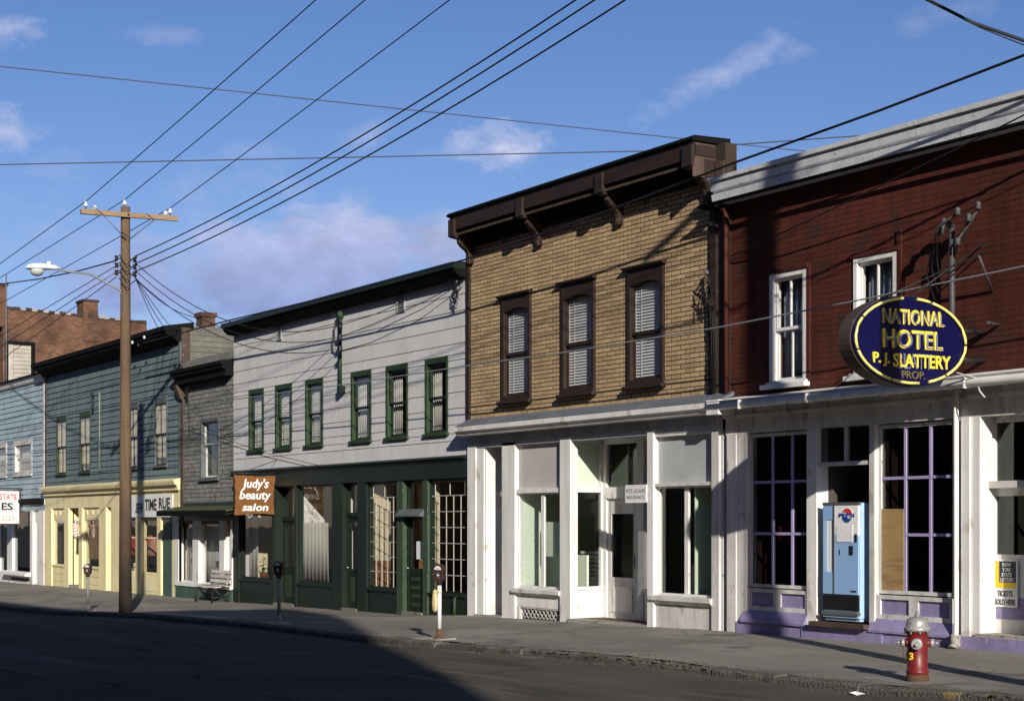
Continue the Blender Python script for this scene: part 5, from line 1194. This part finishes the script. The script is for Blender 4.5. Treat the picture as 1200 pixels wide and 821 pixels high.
# barber pole on the cream front
def build_barber():
    x, y = X(88.5, FY-.25), FY-.25; zb, zt = Z(88.5, 631, y), Z(88.5, 609, y)
    t = thing('barber_pole', (x, y, zb), 'small white barber pole with red spiral stripes beside the cream shop door', 'barber pole')
    h = zt-zb; MB().lathe((x, y, zb), [(.03, 0), (.1, .04), (.1, .1), (.085, .12)], 12).build('base_cap', M['steel'], t); MB().lathe((x, y, zb), [(.085, h-.12), (.1, h-.1), (.1, h-.04), (.03, h)], 12).build('top_cap', M['steel'], t)
    mb = MB(); n, m = 24, 24
    for i in range(m+1):
        for k in range(n): q = 2*math.pi*k/n; mb.v.append((x+.085*math.cos(q), y+.085*math.sin(q), zb+.12+(h-.24)*i/m))
    for i in range(m):
        for k in range(n): c = ((k-i*2) % n)//4; mb.face([i*n+k, i*n+(k+1) % n, (i+1)*n+(k+1) % n, (i+1)*n+k], (0, 1, 0, 0, 1, 0)[c], True)
    mb.build('striped_cylinder', [M['white_clean'], M['letterred'], M['logoblue']], t); B('bracket_arm', t, M['steel'], x-.02, x+.02, y, FY-.05, zb+.05, zb+.08); B('bracket_arm', t, M['steel'], x-.02, x+.02, y, FY-.05, zt-.08, zt-.05)
build_barber()
# dress forms in the right cream window
def dress_form(px, y, m, label):
    x = X(px, y); z = zr((612-668)/780); t = thing('dress_form', (x, y, z), label, 'dress form')
    MB().lathe((x, y, z), [(.16, 0), (.05, .03), (.02, .05), (.02, .5)], 10).build('stand', M['darkmetal'], t)
    MB().lathe((x, y, z), [(.1, .42), (.25, .44), (.22, .7), (.155, .98), (.19, 1.2), (.2, 1.32), (.13, 1.42), (.06, 1.47), (.055, 1.55), (.02, 1.56)], 14).build('dress', M[m], t)
dress_form(173, FY+.5, 'redcloth', 'dress form in red cloth in the middle of the cream shop window'); dress_form(181, FY+.6, 'pinkcloth', 'dress form in pinkish brown cloth beside the red one'); dress_form(155, FY+.5, 'redcloth', 'dress form in red cloth half hidden behind the utility pole')

# ================================================================== light blue building at the left edge
LX0, LX1 = X(0)-3.2, BX0-.03
light = thing('clapboard_building', ((LX0+LX1)/2, FY, basez(X(20))), 'light blue clapboard building cut off by the left edge, white shop front below', 'building')
def build_light():
    p = light; x0, x1 = LX0, LX1; gb = -1.6; T = zr((612-437)/650); zs = zr((612-585)/640)
    w = (X(17), X(38.5)); z0, z1 = zr((612-557)/628), zr((612-515)/628); w0 = (w[0]-3.6, w[1]-3.6)
    hs = [(*w, z0, z1), (*w0, z0, z1)]
    holed(MB(), x0, x1, FY, FY+.22, zs-.4, T-.1, [(a+.03, b-.03, c+.03, d-.03) for a, b, c, d in hs]).build('wall', M['lightblue'], p)
    cladding(p, 'clapboard', x0, x1-.2, zs, T-.2, .205, hs, M['lightblue'], thick=.034)
    B('corner_board', p, M['white'], x1-.2, x1, FY-.05, FY+.02, zs-.2, T-.1)
    def cover(wn, a, b, y, c, d):
        drape(wn, a, b, y+.05, c, d, M['curtain'], waves=5); B('backdrop', wn, M['roomdark'], a, b, y+.2, y+.21, c, d)
    for h in (w, w0): sash_window(p, *h, z0, z1, M['white_old'], M['white_old'], tw=.2, proud=.04, deep=.12, cover=cover, sb=.05)
    MB().prism([(FY-.25, T-.06), (FY-.25, T), (FY+.3, T+.08), (FY+.3, T-.06)], x0, x1+.05).build('roof_edge', M['black'], p)
    MB().prism([(FY-.2, T-.06), (FY-.12, T-.26), (FY, T-.34), (FY, T-.06)], x0, x1).build('cornice', M['white'], p)
    ly = FY-.2; MB().prism([(ly, zs-.1), (ly, zs), (FY, zs+.06), (FY, zs-.2), (ly+.1, zs-.16)], x0, x1-.05).build('shop_cornice', M['black'], p)
    hz = zr((612-598)/640); sz = zr((612-672)/640)
    B('frieze', p, M['lightblue'], x0, x1, FY-.03, FY+.1, hz, zs-.05)
    for a, b in ((-8, 0), (10, 16), (37, 40), (47, 53)): B('pilaster', p, M['white'], X(a), X(b), FY-.06, FY+.14, gb, hz)
    shop_window(p, X(16), X(37), sz, hz, FY+.05, M['white'], .04, g=GD); shop_window(p, X(0), X(10), sz, hz, FY+.05, M['white'], .04, g=GD)
    d = ring(MB(), X(40), X(47), FY+.02, FY+.08, gb, hz, .08, .08, .4, 1.0).build('door', M['white'], p); pane(d, X(40)+.08, X(47)-.08, FY+.05, gb+1.0, hz-.4); B('curtain_board', d, M['mauve'], X(40)+.08, X(47)-.08, FY+.075, FY+.079, gb+1, hz-.4)
    bp = B('base_panel', p, M['white'], x0, X(40), FY-.06, FY+.1, gb, sz); B('vent_slot', bp, M['roomdark'], X(15), X(37), FY-.068, FY-.058, sz-.3, sz-.2)
    MB().prism([(FY-.3, sz-.02), (FY-.3, sz-.1), (FY-.05, sz-.12), (FY-.05, sz+.06)], X(9), X(38)).build('window_sill', M['white'], p)
    B('wall_poster', p, M['redcloth'], X(17, FY+.5), X(25, FY+.5), FY+.5, FY+.52, zr((612-634)/620), zr((612-612)/620))
    shell(p, x0, x1, gb, T-.05, 11, M['lightblue'], M['roof']); room(p, x0+.22, x1-.25, gb+.7, hz+.05, FY+.16, FY+3.5, M['roomdark']); room(p, x0+.22, x1-.25, zs+.2, T-.35, FY+.24, FY+3, M['roomdark'])
build_light()
def build_estate():
    xs = X(24, FY-.1); y1 = FY-.12; y0 = y1-1.9; k = (-cs*xs+sn*y1)/F; zt, zb = EYE+(HY-574)*k, EYE+(HY-614)*k
    s = thing('hanging_sign', (xs, y1, zt), 'white projecting real estate sign with red and black lettering cut off by the left edge', 'sign')
    B('sign_face', s, M['signwhite'], xs-.04, xs+.02, y0+.04, y1-.04, zb+.04, zt-.04)
    f = MB(); f.box(xs-.05, xs+.03, y0, y0+.04, zb, zt); f.box(xs-.05, xs+.03, y1-.04, y1, zb, zt); f.box(xs-.047, xs+.027, y0+.04, y1-.04, zb, zb+.04); f.box(xs-.047, xs+.027, y0+.04, y1-.04, zt-.04, zt); f.build('sign_frame', M['rust'], s)
    u = (0, 1, 0); h = zt-zb; q0 = YX(1, xs)
    def ln(st, fr, to, cz, hh, m, b=.02): a, b_ = YX(fr, xs), YX(to, xs); text('lettering', st, (xs+.022, (a+b_)/2, zb+h*cz), b_-a, h*hh, u, V, m, s, .004, b)
    ln('ESTATE', -3.5, 19.5, .8, .17, M['letterred']); ln('ES', 1.5, 15, .52, .22, M['letterblack'], .03); ln('-2323', -.5, 16, .18, .14, M['letterorange'], .005)
    MB().tube([(xs, y0, zt+.06), (xs, FY+.05, zt+.06)], .025, 6).build('bracket_arm', M['darkmetal'], s)
build_estate()
# old brick building behind
def build_back():
    xw = -70.0; y0, y1 = FY+.8, 26.5; zt = Z(8, 360, YX(8, xw)); z2 = Z(165, 377, YX(165, xw)); y1 = YX(172, xw)
    t = thing('brick_building', (xw-5, y0, -1.2), 'old rough brick building with two chimneys rising behind the light blue one', 'building')
    MB().hexa([(xw-12, y0, -1.6), (xw, y0, -1.6), (xw, y1, -1.6), (xw-12, y1, -1.6), (xw-12, y0, zt), (xw, y0, zt), (xw, y1, z2), (xw-12, y1, z2)]).build('wall', M['farbrick'], t)
    n = 26
    for k in range(n):                               # broken coping
        a, b = k/n, (k+1)/n-.004; ya, yb = y0+(y1-y0)*a, y0+(y1-y0)*b; za = zt+(z2-zt)*a; h = random.uniform(.02, .08)
        B('coping_stone', t, M['concrete'] if random.random() < .15 else M['backdark'], xw-.4, xw+.05+random.uniform(-.03, .03), ya, yb, za-.06, za+h)
    def chim(pa, pb, ptop, pbot, dx):
        a, b = YX(pa, xw), YX(pb, xw); ch = MB().box(xw-dx, xw+.04, a, b, Z(pa, pbot, a)-.8, Z(pa, ptop, a)).build('chimney', M['farbrick'], t); B('chimney_cap', ch, M['backdark'], xw-dx-.05, xw+.08, a-.05, b+.05, Z(pa, ptop, a), Z(pa, ptop, a)+.1)
    chim(97.5, 114.5, 353, 378, .9); chim(-6, 8, 334, 360, 1.0)
    ya, yb = YX(9, xw), YX(36, xw); z0_, z1_ = Z(20, 450, (ya+yb)/2), Z(20, 401, (ya+yb)/2)
    wn = MB()
    wn.box(xw-.1, xw+.12, ya-.12, ya, z0_, z1_); wn.box(xw-.1, xw+.12, yb, yb+.15, z0_, z1_); wn.box(xw-.1, xw+.117, ya, yb, z1_-.15, z1_); wn.box(xw-.1, xw+.117, ya, yb, z0_, z0_+.12); wn = wn.build('window', M['black'], t, label='boarded window in a dark frame in the brick side wall')
    for k in range(9): zz = z0_+.12+(z1_-z0_-.27)*k/9; B('board', wn, M['oldboard'], xw+.02, xw+.07+random.uniform(-.01, .01), ya+.22, yb-.01, zz, zz+(z1_-z0_-.27)/9-.015)
    B('board', wn, M['oldboard'], xw+.02, xw+.1, ya, ya+.2, z0_+.12, z1_-.15)
    mx = YX(8.5, xw+.3); MB().tube([(xw+.15, mx, 6.5), (xw+.15, mx, Z(8, 321, mx))], .03, 6).build('aerial_mast', M['metalgrey'], t)
build_back()
# tall building over the road: it stands behind the photographer and casts the large shadow
def build_opposite():
    t = thing('brick_building', (0, -8, 0), 'tall brick building across the street behind the camera, shading the left part of the road', 'building')
    SH = 17.9
    x1 = 18.9; yf = -4.0; B('wall', t, M['farbrick'], -75, x1, yf-16, yf, -2, SH)
    MB().prism([(7.4, SH-.01), (x1, SH-.01), (x1, SH+3.0), (x1-2.2, SH+3.6), (x1-3.2, SH+3.4), (7.4, SH+.6)], yf-4, yf-.01, 'y').build('gable', M['farbrick'], t)
    for k in range(22):
        for j in range(4):
            x = -72+k*4.2; z = 1.2+j*4.4; B('window', t, M['letterwhite'] if (k+j) % 7 == 0 else M['roomdark'], x, x+1.5, yf-.06, yf+.03, z, z+2.4)
build_opposite()
# ================================================================== utility poles
def at(px, py, y): return Vector((X(px, y), y, Z(px, py, y)))
def onx(px, py, x):
    y = YX(px, x); return Vector((x, y, EYE+(HY-py)/F*(-cs*x+sn*y)))
PY = 13.62; PXX = X(147, PY)
def build_pole():
    zb = gz(PXX, PY); zt = Z(148, 242, PY)
    t = thing('utility_pole', (PXX, PY, zb), 'weathered wooden utility pole with crossarm and street lamp at the left kerb', 'utility pole')
    mb = MB(); n = 14; ns = 24
    for i in range(ns+1):
        u = i/ns; r = .165-.05*u
        for k in range(n): a = 2*math.pi*k/n; rr = r*(1+.03*math.sin(3*a+u*5)); mb.v.append((PXX+rr*math.cos(a)+.012*math.sin(u*6), PY+rr*math.sin(a), zb-.1+(zt-zb+.1)*u))
    for i in range(ns):
        for k in range(n): mb.face([i*n+k, i*n+(k+1) % n, (i+1)*n+(k+1) % n, (i+1)*n+k], 0, True)
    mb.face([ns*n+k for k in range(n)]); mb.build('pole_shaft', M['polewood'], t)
    ya, yb = YX(94, PXX), YX(203, PXX); za = Z(148, 252.5, PY); rot = math.radians(-8)
    ym = PY; la, lb = ya-PY, yb-PY
    def pt(d, z, off=0.0): return (PXX-d*math.sin(rot)+off*math.cos(rot), PY+d*math.cos(rot), z)
    mb = MB(); p = []
    for z in (za-.06, za+.06):
        for d, o in ((la, .1), (lb, .1), (lb, .2), (la, .2)): p.append(pt(d, z, o))
    mb.hexa(p); arm = mb.build('crossarm', M['armwood'], t)
    for d in (la*.55, lb*.55): MB().tube([pt(d, za-.05, .21), pt(d*.05, za-.62, .16)], .016, 5).build('brace', M['metalgrey'], arm)
    MB().tube([pt(0, za, -.15), pt(0, za, .26)], .02, 6).build('bolt', M['darkmetal'], arm)
    ins = [pt(la+.13, za+.06, .15), pt(-.02, zt-.02, 0), pt(lb-.18, za+.06, .15)]
    for k, q in enumerate(ins):
        MB().tube([q, (q[0], q[1], q[2]+.1)], .012, 5).build('pin', M['darkmetal'], t)
        MB().lathe((q[0], q[1], q[2]+.06), [(.035, 0), (.06, .02), (.055, .06), (.03, .075), (.04, .1), (.025, .135)], 12).build('insulator', M['porcelain'], t)
    for d in (la+.35, lb-.3):
        q = pt(d, za+.06, .15); MB().lathe((q[0], q[1], q[2]), [(.03, 0), (.06, .03), (.055, .08), (.025, .12)], 10).build('insulator', M['porcelain'], t)
    # secondary rack: spool insulators on both faces
    for s in (-1, 1):
        for k in range(3):
            z = Z(148, 303+k*8.5, PY); q = (PXX+.02, PY+s*.24, z)
            MB().tube([(PXX, PY+s*.1, z), q], .015, 5).build('rack_arm', M['darkmetal'], t); MB().lathe((q[0], q[1], z-.06), [(.05, 0), (.05, .03), (.03, .05), (.03, .07), (.05, .09), (.05, .12)], 10).build('spool', M['darkmetal'], t)
    mb = MB()
    for k in range(4): z = Z(148, 300+k*9, PY); mb.tube([(PXX+.16, PY-.22, z), (PXX+.24, PY-.05, z-.25), (PXX+.2, PY+.1, z-.1), (PXX+.18, PY+.24, z)], .014, 5)
    mb.build('jumper_wire', M['cable'], t)
    # street lamp on a bent arm
    q0 = Vector((PXX, PY-.12, Z(147, 341, PY))); q2 = onx(69, 317, PXX); q1 = onx(105, 322, PXX)
    la_ = MB().tube([q0+Vector((0, 0, -.1)), q0, q1+Vector((0, 0, .02)), q2], .024, 8).build('lamp_arm', M['conduit'], t)
    MB().tube([q0+Vector((0, .02, .55)), (q1+q0)/2+Vector((0, 0, .1))], .012, 5).build('stay_rod', M['metalgrey'], la_)
    a, b = onx(30, 315, PXX), onx(69, 316, PXX); L_ = (b-a).length; dr = (b-a).normalized(); w = Vector((1, 0, 0)); up = Vector((0, 0, 1)); mb = MB(); n = 12
    prof = [(0, .02, .02), (.06, .13, .08), (.25, .19, .12), (.5, .19, .12), (.68, .12, .1), (.85, .08, .085), (1, .06, .06)]
    for (u, hw, hh) in prof:
        c = a+dr*L_*u+up*.03
        for k in range(n): th = 2*math.pi*k/n; mb.v.append(tuple(c+w*hw*math.cos(th)+up*hh*(math.sin(th) if math.sin(th) > 0 else .45*math.sin(th))))
    for i in range(len(prof)-1):
        for k in range(n): mb.face([i*n+k, i*n+(k+1) % n, (i+1)*n+(k+1) % n, (i+1)*n+k], 0, True)
    mb.face(list(range(n))); mb.face([(len(prof)-1)*n+k for k in range(n)]); hd = mb.build('lamp_head', M['whitelamp'], la_)
    c = a+dr*L_*.34+up*-.01; MB().lathe(c, [(.17, 0), (.165, -.06), (.13, -.12), (.06, -.155), (.01, -.16)], 16).build('lamp_lens', M['lamp'], la_)
    MB().lathe(a+dr*L_*.7+up*.12, [(.05, 0), (.05, .06), (.03, .08)], 10).build('light_sensor', M['whitelamp'], la_)
    return ins, zt
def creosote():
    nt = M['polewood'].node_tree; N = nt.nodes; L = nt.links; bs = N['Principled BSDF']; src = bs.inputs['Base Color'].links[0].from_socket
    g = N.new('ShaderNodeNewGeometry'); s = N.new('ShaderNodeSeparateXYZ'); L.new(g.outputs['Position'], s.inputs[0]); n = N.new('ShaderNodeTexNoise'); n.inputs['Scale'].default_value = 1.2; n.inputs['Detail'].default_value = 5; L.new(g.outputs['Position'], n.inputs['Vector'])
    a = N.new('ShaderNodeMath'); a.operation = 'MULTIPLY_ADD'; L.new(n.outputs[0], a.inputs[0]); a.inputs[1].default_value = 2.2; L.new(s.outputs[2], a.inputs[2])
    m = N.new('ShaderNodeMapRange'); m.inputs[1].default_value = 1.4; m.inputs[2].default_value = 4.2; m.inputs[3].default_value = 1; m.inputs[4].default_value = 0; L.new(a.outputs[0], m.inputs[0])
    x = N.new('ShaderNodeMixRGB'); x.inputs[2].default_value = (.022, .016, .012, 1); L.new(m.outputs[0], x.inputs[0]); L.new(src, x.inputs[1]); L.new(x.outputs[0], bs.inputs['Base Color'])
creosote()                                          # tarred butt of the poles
INS, PZT = build_pole()
P2 = Vector((-9.5, 13.5, 0))
def build_pole2():
    zb = gz(P2.x, P2.y); t = thing('utility_pole', (P2.x, P2.y, zb), 'wooden utility pole out of sight at the right, shading a band of the hotel', 'utility pole')
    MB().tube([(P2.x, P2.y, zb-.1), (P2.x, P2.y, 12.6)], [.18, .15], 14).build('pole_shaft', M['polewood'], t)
    B('crossarm', t, M['armwood'], P2.x-.2, P2.x-.1, P2.y-1.2, P2.y+1.2, 12.1, 12.24)
build_pole2()

# ================================================================== wires
def wire(pts, r, label, m='cable', sag=0, name='wire', group=None, cat='wire', n=10, key=None):
    pts = [Vector(p) for p in pts]; out = []
    for i, (a, b) in enumerate(zip(pts, pts[1:])):
        for k in range(n): u = k/n; out.append(a.lerp(b, u)-Vector((0, 0, sag*4*u*(1-u))))
    out.append(pts[-1])
    MB().tube(out, r, 5).build(name, M[m], None, label, cat, group, origin=tuple(pts[0]))
def lift(a, b, x, sag): u = (b.x-a.x)/(x-a.x); return b+Vector((0, 0, sag*4*u*(1-u)))      # the sag at b, so that the hanging wire itself passes b
def beyond(a, b, x): a, b = Vector(a), Vector(b); return a+(b-a)*((x-a.x)/(b.x-a.x))
names = ('street side', 'pole top', 'building side')
for k, (q, lx, rx) in enumerate(zip(INS, ((0, 307), (0, 323), (0, 353)), (370, 428, 527))):
    i = Vector(q)+Vector((0, 0, .2)); l = at(lx[0], lx[1], i.y); r = at(rx, 0, i.y)
    wire([beyond(i, l, -95), i, beyond(i, lift(i, r, P2.x, .1), P2.x)], .0115, 'overhead power line on the %s insulator of the left pole crossarm' % names[k], sag=.1, n=14, group='power lines on the pole')
for k, (y0, rx) in enumerate(((299, 675), (308, 697), (317, 733))):
    yy = PY+.24; i = Vector((PXX+.02, yy, Z(148, y0, PY))); r = at(rx, 0, yy)
    wire([i, beyond(i, lift(i, r, P2.x, .55), P2.x)], .0145, ('upper', 'middle', 'lowest')[k]+' of the three thick lines rising right from the pole rack', sag=.55, n=18, group='lines from the pole rack')
for k, (y0, lx) in enumerate(((312, 391), (319, 404), (325, 420))):
    yy = PY-.24; i = Vector((PXX+.02, yy, Z(148, y0, PY))); l = at(0, lx, yy)
    wire([beyond(i, l, -95), i], .011, ('upper', 'middle', 'lowest')[k]+' of the three lines running from the pole rack down to the left edge', sag=.1, group='lines from the pole rack')
i = Vector((PXX, PY-.24, Z(148, 306, PY))); wire([at(-20, 338, 15), at(0, 333, 14.6), at(45, 327, 14.0), at(90, 318, 13.7), i], .02, 'twisted cable running from the pole past the street lamp to the left', n=4)
mast = [Vector((X(404)+.36, FY-.3, zr((612-371)/1004)-.26-k*.28)) for k in range(3)]
for k, (y0, q) in enumerate(zip((306, 315, 324), mast)):
    wire([Vector((PXX, PY+.24, Z(148, y0, PY))), q], .011, ('highest', 'middle', 'lowest')[k]+' service wire sagging from the pole to the green mast', sag=.75, n=16, group='service wires to the mast')
wire([Vector((PXX, PY+.24, Z(148, 324, PY))), at(236, 372, FY+2)], .011, 'service wire from the pole to the brick chimney of the narrow building', sag=.25)
for k, (q, r) in enumerate(((185, 378), (192, 377), (206, 384))):
    wire([Vector((PXX, PY+.24, Z(148, 322, PY))), at(q, r+6, FY-.5)], .010, ('left', 'middle', 'right')[k]+' of three short wires dropping from the pole to the blue eaves', sag=.06, group='short drops to the eaves')
CY = FY-.85
wire([at(168, 402, CY), at(205, 392, CY), at(270, 375, CY), at(400, 344, CY), at(546, 304, CY), at(700, 252, CY), at(860, 191, CY), at(1030, 130, CY), at(1200, 65, CY), at(1330, 8, CY)], .021, 'thick black cable running along the fronts and up past the dark cornice', cat='cable', name='cable', n=3)
wire([at(-40, 509, CY), at(120, 490, CY), at(274, 468, CY), at(420, 448, CY), at(550, 428, CY), at(660, 413, CY), at(845, 383, CY), at(1000, 353, CY), at(1200, 312, CY), at(1400, 268, CY)], .013, 'thin grey cable stretched level along the upper windows', m='greycable', cat='cable', name='cable', n=3)
wire([at(222, 500, FY-.12), at(310, 530, FY-.1), at(420, 556, FY-.1)], .008, 'thin slack wire low on the grey siding above the board sign')
wire([Vector((-47, -10, 14.2)), Vector((-43.3, 11.4, 13.75)), Vector((-40.2, 30.7, 13.75)), Vector((-36, 60, 14))], .016, 'thin faint wire slanting across the whole sky, upper one', m='skywire')
wire([Vector((-62, -10, 12.2)), Vector((-46, 12.1, 11.75)), Vector((-35, 26.4, 11.75)), Vector((-30.8, 29.9, 11.75)), Vector((-18, 42, 11.9))], .017, 'thin nearly level wire across the sky behind the dark cornice, lower one', m='skywire')
M_top = [cdir(px, py)*20/abs(cdir(px, py).x*-cs+cdir(px, py).y*sn)+Vector((0, 0, EYE)) for px, py in ((1010, -52), (1085, -1), (1140, 27), (1200, 48), (1320, 80))]
wire(M_top, .022, 'black cable hanging across the top right corner of the sky', n=4); wire([p+Vector((.1, 0, -.02-.03*k)) for k, p in enumerate(M_top)], .009, 'thin wire hanging just under the black cable in the top right corner', n=4)
wire([at(857, 300, FY-.1), at(940, 262, FY-.35), at(1110, 180, FY-.6), at(1250, 110, FY-.8)], .012, 'slack wire crossing the upper red wall of the hotel', n=4)
wire([at(545, 322, FY-.12), at(500, 341, FY-.3), at(440, 368, FY-.35), mast[0]], .010, 'wire from the green mast to the corner of the tan building', n=4)
wire([at(545, 328, FY-.12), at(500, 352, FY-.3), at(440, 379, FY-.35), mast[1]], .010, 'second wire from the green mast to the corner of the tan building', n=4)
# tangle of service drops at the two corners of the tan building
def coil(x, y, z, label, h, long):
    t = thing('wire_bundle', (x, y, z), label, 'wires')
    MB().lathe((x, y-.02, z), [(.02, -.03), (.03, 0), (.02, .03)], 8).build('insulator', M['metalgrey'], t)
    mb = MB()
    for k in range(7):
        a = random.uniform(.05, .2); pts = [(x, y, z-.02)]
        for j in range(1, 7): pts.append((x+a*math.sin(j*1.3+k)+.02*k-.05, y-.03-.05*random.random(), z-h*j/6*random.uniform(.8, 1.1)))
        mb.tube(pts, .009, 4)
    for k in range(long): mb.tube([(x, y, z-.1), (x+.08+.04*k, y-.02, z-h), (x+.12+.05*k, y-.02, z-h*2), (x+.1+.04*k, y-.02, z-h*3.4)], .009, 4)
    mb.build('loose_wires', M['cable'], t)
coil(X(835), FY-.1, Z(835, 320, FY), 'tangle of black wires on a small insulator at the right corner of the tan building', .6, 4)
coil(X(541), FY-.1, Z(541, 330, FY), 'tangle of black wires on the grey siding beside the tan building', .5, 0)
coil(X(224), FY-.1, Z(224, 448, FY), 'tangle of dark wires under the cornice of the narrow building', .45, 1)

# ================================================================== parking meters, hydrant
def build_meter():
    t = thing('parking_meter', (0, 0, 0), '', 'parking meter', 'parking meters along the kerb')
    MB().lathe((0, 0, 0), [(.11, 0), (.11, .015), (.055, .03), (.05, .16), (.045, .17)], 14).build('foot', M['rust'], t, origin=(0, 0, 0))
    MB().lathe((0, 0, .17), [(.036, 0), (.036, .74)], 14).build('post', M['white'], t, origin=(0, 0, .17))
    MB().lathe((0, 0, .9), [(.036, 0), (.05, .03), (.06, .07), (.05, .09)], 14).build('collar', M['darkmetal'], t, origin=(0, 0, .9))
    mb = MB(); pr = []
    for k in range(13): a = math.pi*k/12; pr.append((.1*math.cos(a), 1.16+.1*math.sin(a)))
    pr += [(-.085, 1.0), (-.05, .97), (.05, .97), (.085, 1.0)]
    hd = MB().prism(pr, -.055, .055, 'y').build('head', M['meterhead'], t)
    pr2 = [(.065*math.cos(math.pi*k/10), 1.165+.07*math.sin(math.pi*k/10)) for k in range(11)]
    MB().prism(pr2, -.064, -.054, 'y').build('dial_window', M['lamp'], hd); MB().prism(pr2, .054, .064, 'y').build('dial_window', M['lamp'], hd)
    B('coin_plate', hd, M['steel'], -.03, .03, -.066, -.054, 1.03, 1.12); MB().lathe((.0, -.06, 1.07), [(.022, 0), (.022, -.025), (.01, -.03)], 10, axis='y').build('coin_knob', M['steel'], hd)
    return t
proto = build_meter()
def grey_post(c):                                  # the other two have plain grey posts
    for ch in c.children:
        if ch.name.startswith(('post', 'foot')): ch.data = ch.data.copy(); ch.data.materials[0] = M['conduit']
MSP = [(515, 746, 'white posted parking meter with dark red head in sunlight before the white shop'), (327, 728, 'parking meter standing in shade before the green beauty salon front'), (103, 712, 'parking meter farthest left before the cream shop front')]
for k, (px, py, lab) in enumerate(MSP):
    y = KY+.42; loc = (X(px, y), y, gz(X(px, y), y)+.015)
    if k == 0: proto.location = loc; proto['label'] = lab; proto.rotation_euler = (0, 0, .5)
    else: c = copy_tree(proto, loc, None, lab); c.rotation_euler = (0, 0, .4+.2*k); grey_post(c)
def build_bag():
    y = KY+.42; x = X(515, y); z = gz(x, y); t = thing('yellow_bag', (x-.1, y, z+.48), 'pale yellow canvas bag tied to the sunlit parking meter post', 'bag')
    mb = MB(); n = 12
    for (h, w, d) in ((.46, .03, .02), (.5, .07, .035), (.6, .08, .045), (.72, .07, .04), (.8, .05, .03), (.84, .02, .015)):
        for k in range(n): a = 2*math.pi*k/n; mb.v.append((x-.105+w*math.cos(a), y-.03+d*math.sin(a)+.008*math.sin(5*a), z+h))
    for i in range(5):
        for k in range(n): mb.face([i*n+k, i*n+(k+1) % n, (i+1)*n+(k+1) % n, (i+1)*n+k], 0, True)
    mb.face(list(range(n))); mb.face([5*n+k for k in range(n)]); mb.build('bag_body', M['bagyellow'], t)
    MB().lathe((x, y, z+.79), [(.042, 0), (.046, .015), (.042, .03)], 12).tube([(x-.04, y, z+.8), (x-.1, y-.03, z+.84)], .012, 5).build('tie', M['bagyellow'], t)
build_bag()
def build_hydrant():
    y = 14.0; x = X(1075, y); z = gz(x, y)-.01
    t = thing('fire_hydrant', (x, y, z), 'red fire hydrant with silver cap and nozzles and a yellow number 3 on the pavement', 'fire hydrant')
    R_ = M['hydrantred']; S = M['silver']
    MB().lathe((x, y, z), [(.135, -.05), (.135, .05), (.13, .07), (.12, .09)], 22).build('ground_flange', M['rust'], t)
    MB().lathe((x, y, z), [(.122, .075), (.122, .1), (.13, .11), (.13, .13), (.118, .14), (.116, .36), (.12, .5), (.118, .56), (.128, .565), (.128, .59)], 24).build('barrel', R_, t)
    bn = MB().lathe((x, y, z), [(.15, .585), (.152, .62), (.135, .635), (.128, .68), (.118, .72), (.08, .745), (.04, .752)], 24).build('bonnet', S, t)
    MB().lathe((x, y, z), [(.03, .75), (.032, .77), (.022, .775), (.02, .81), (.012, .82)], 5).build('operating_nut', M['silver'], bn)
    for k in range(8):
        a = 2*math.pi*k/8+.2; MB().lathe((x+.137*math.cos(a), y+.137*math.sin(a), z+.585), [(.013, -.03), (.013, .05), (.006, .055)], 6).build('bolt', S, t)
    tc = math.atan2(-y, -x)                                  # towards the camera
    def nozzle(ang, h, r, l):
        d = Vector((math.cos(ang), math.sin(ang), 0)); c = Vector((x, y, z+h))
        nz = MB().tube([c+d*.09, c+d*(.13+l*.3)], r*1.08, 16).build('nozzle', R_, t)
        MB().tube([c+d*(.13+l*.3), c+d*(.14+l*.4), c+d*(.14+l*.85), c+d*(.14+l)], [r*1.12, r*1.22, r*1.2, r*.9], 16).build('nozzle_cap', S, nz)
        MB().tube([c+d*(.14+l), c+d*(.185+l)], r*.38, 5).build('cap_nut', S, nz)
    nozzle(tc-.05, .445, .055, .05); nozzle(tc-1.5, .45, .042, .05); nozzle(tc+1.55, .45, .042, .05)
    ch = MB(); d = Vector((math.cos(tc-1.5), math.sin(tc-1.5), 0)); c = Vector((x, y, z+.4))
    ch.tube([c+d*.16, c+d*.16+Vector((0, 0, -.12)), c+d*.13+Vector((0, 0, -.16)), c+d*.12+Vector((0, 0, -.06))], .007, 4).build('chain', M['rust'], t)
    n = Vector((math.cos(tc-.62), math.sin(tc-.62), 0)); u = Vector((-n.y, n.x, 0))
    text('lettering', '3', Vector((x, y, z+.3))+n*.117, .05, .085, u, V, M['yellow'], t, .008, .02)
build_hydrant()

def build_litter():
    x, y = X(1003, KY-.25), KY-.25; z = gz(x, y)+.004
    t = thing('paper_scrap', (x, y, z), 'crumpled white paper scrap lying in the gutter just left of the hydrant', 'litter')
    mb = MB(); pts = [(-.13, -.03, .01), (-.04, -.06, .03), (.06, -.04, .005), (.15, 0, .03), (.07, .05, .012), (-.05, .06, .03), (0, .0, .045)]
    o = [(x+a, y+b, z+c) for a, b, c in pts]
    for i in range(6): mb.poly([o[i], o[(i+1) % 6], o[6]])
    mb.build('paper_sheet', M['paper'], t)
build_litter()
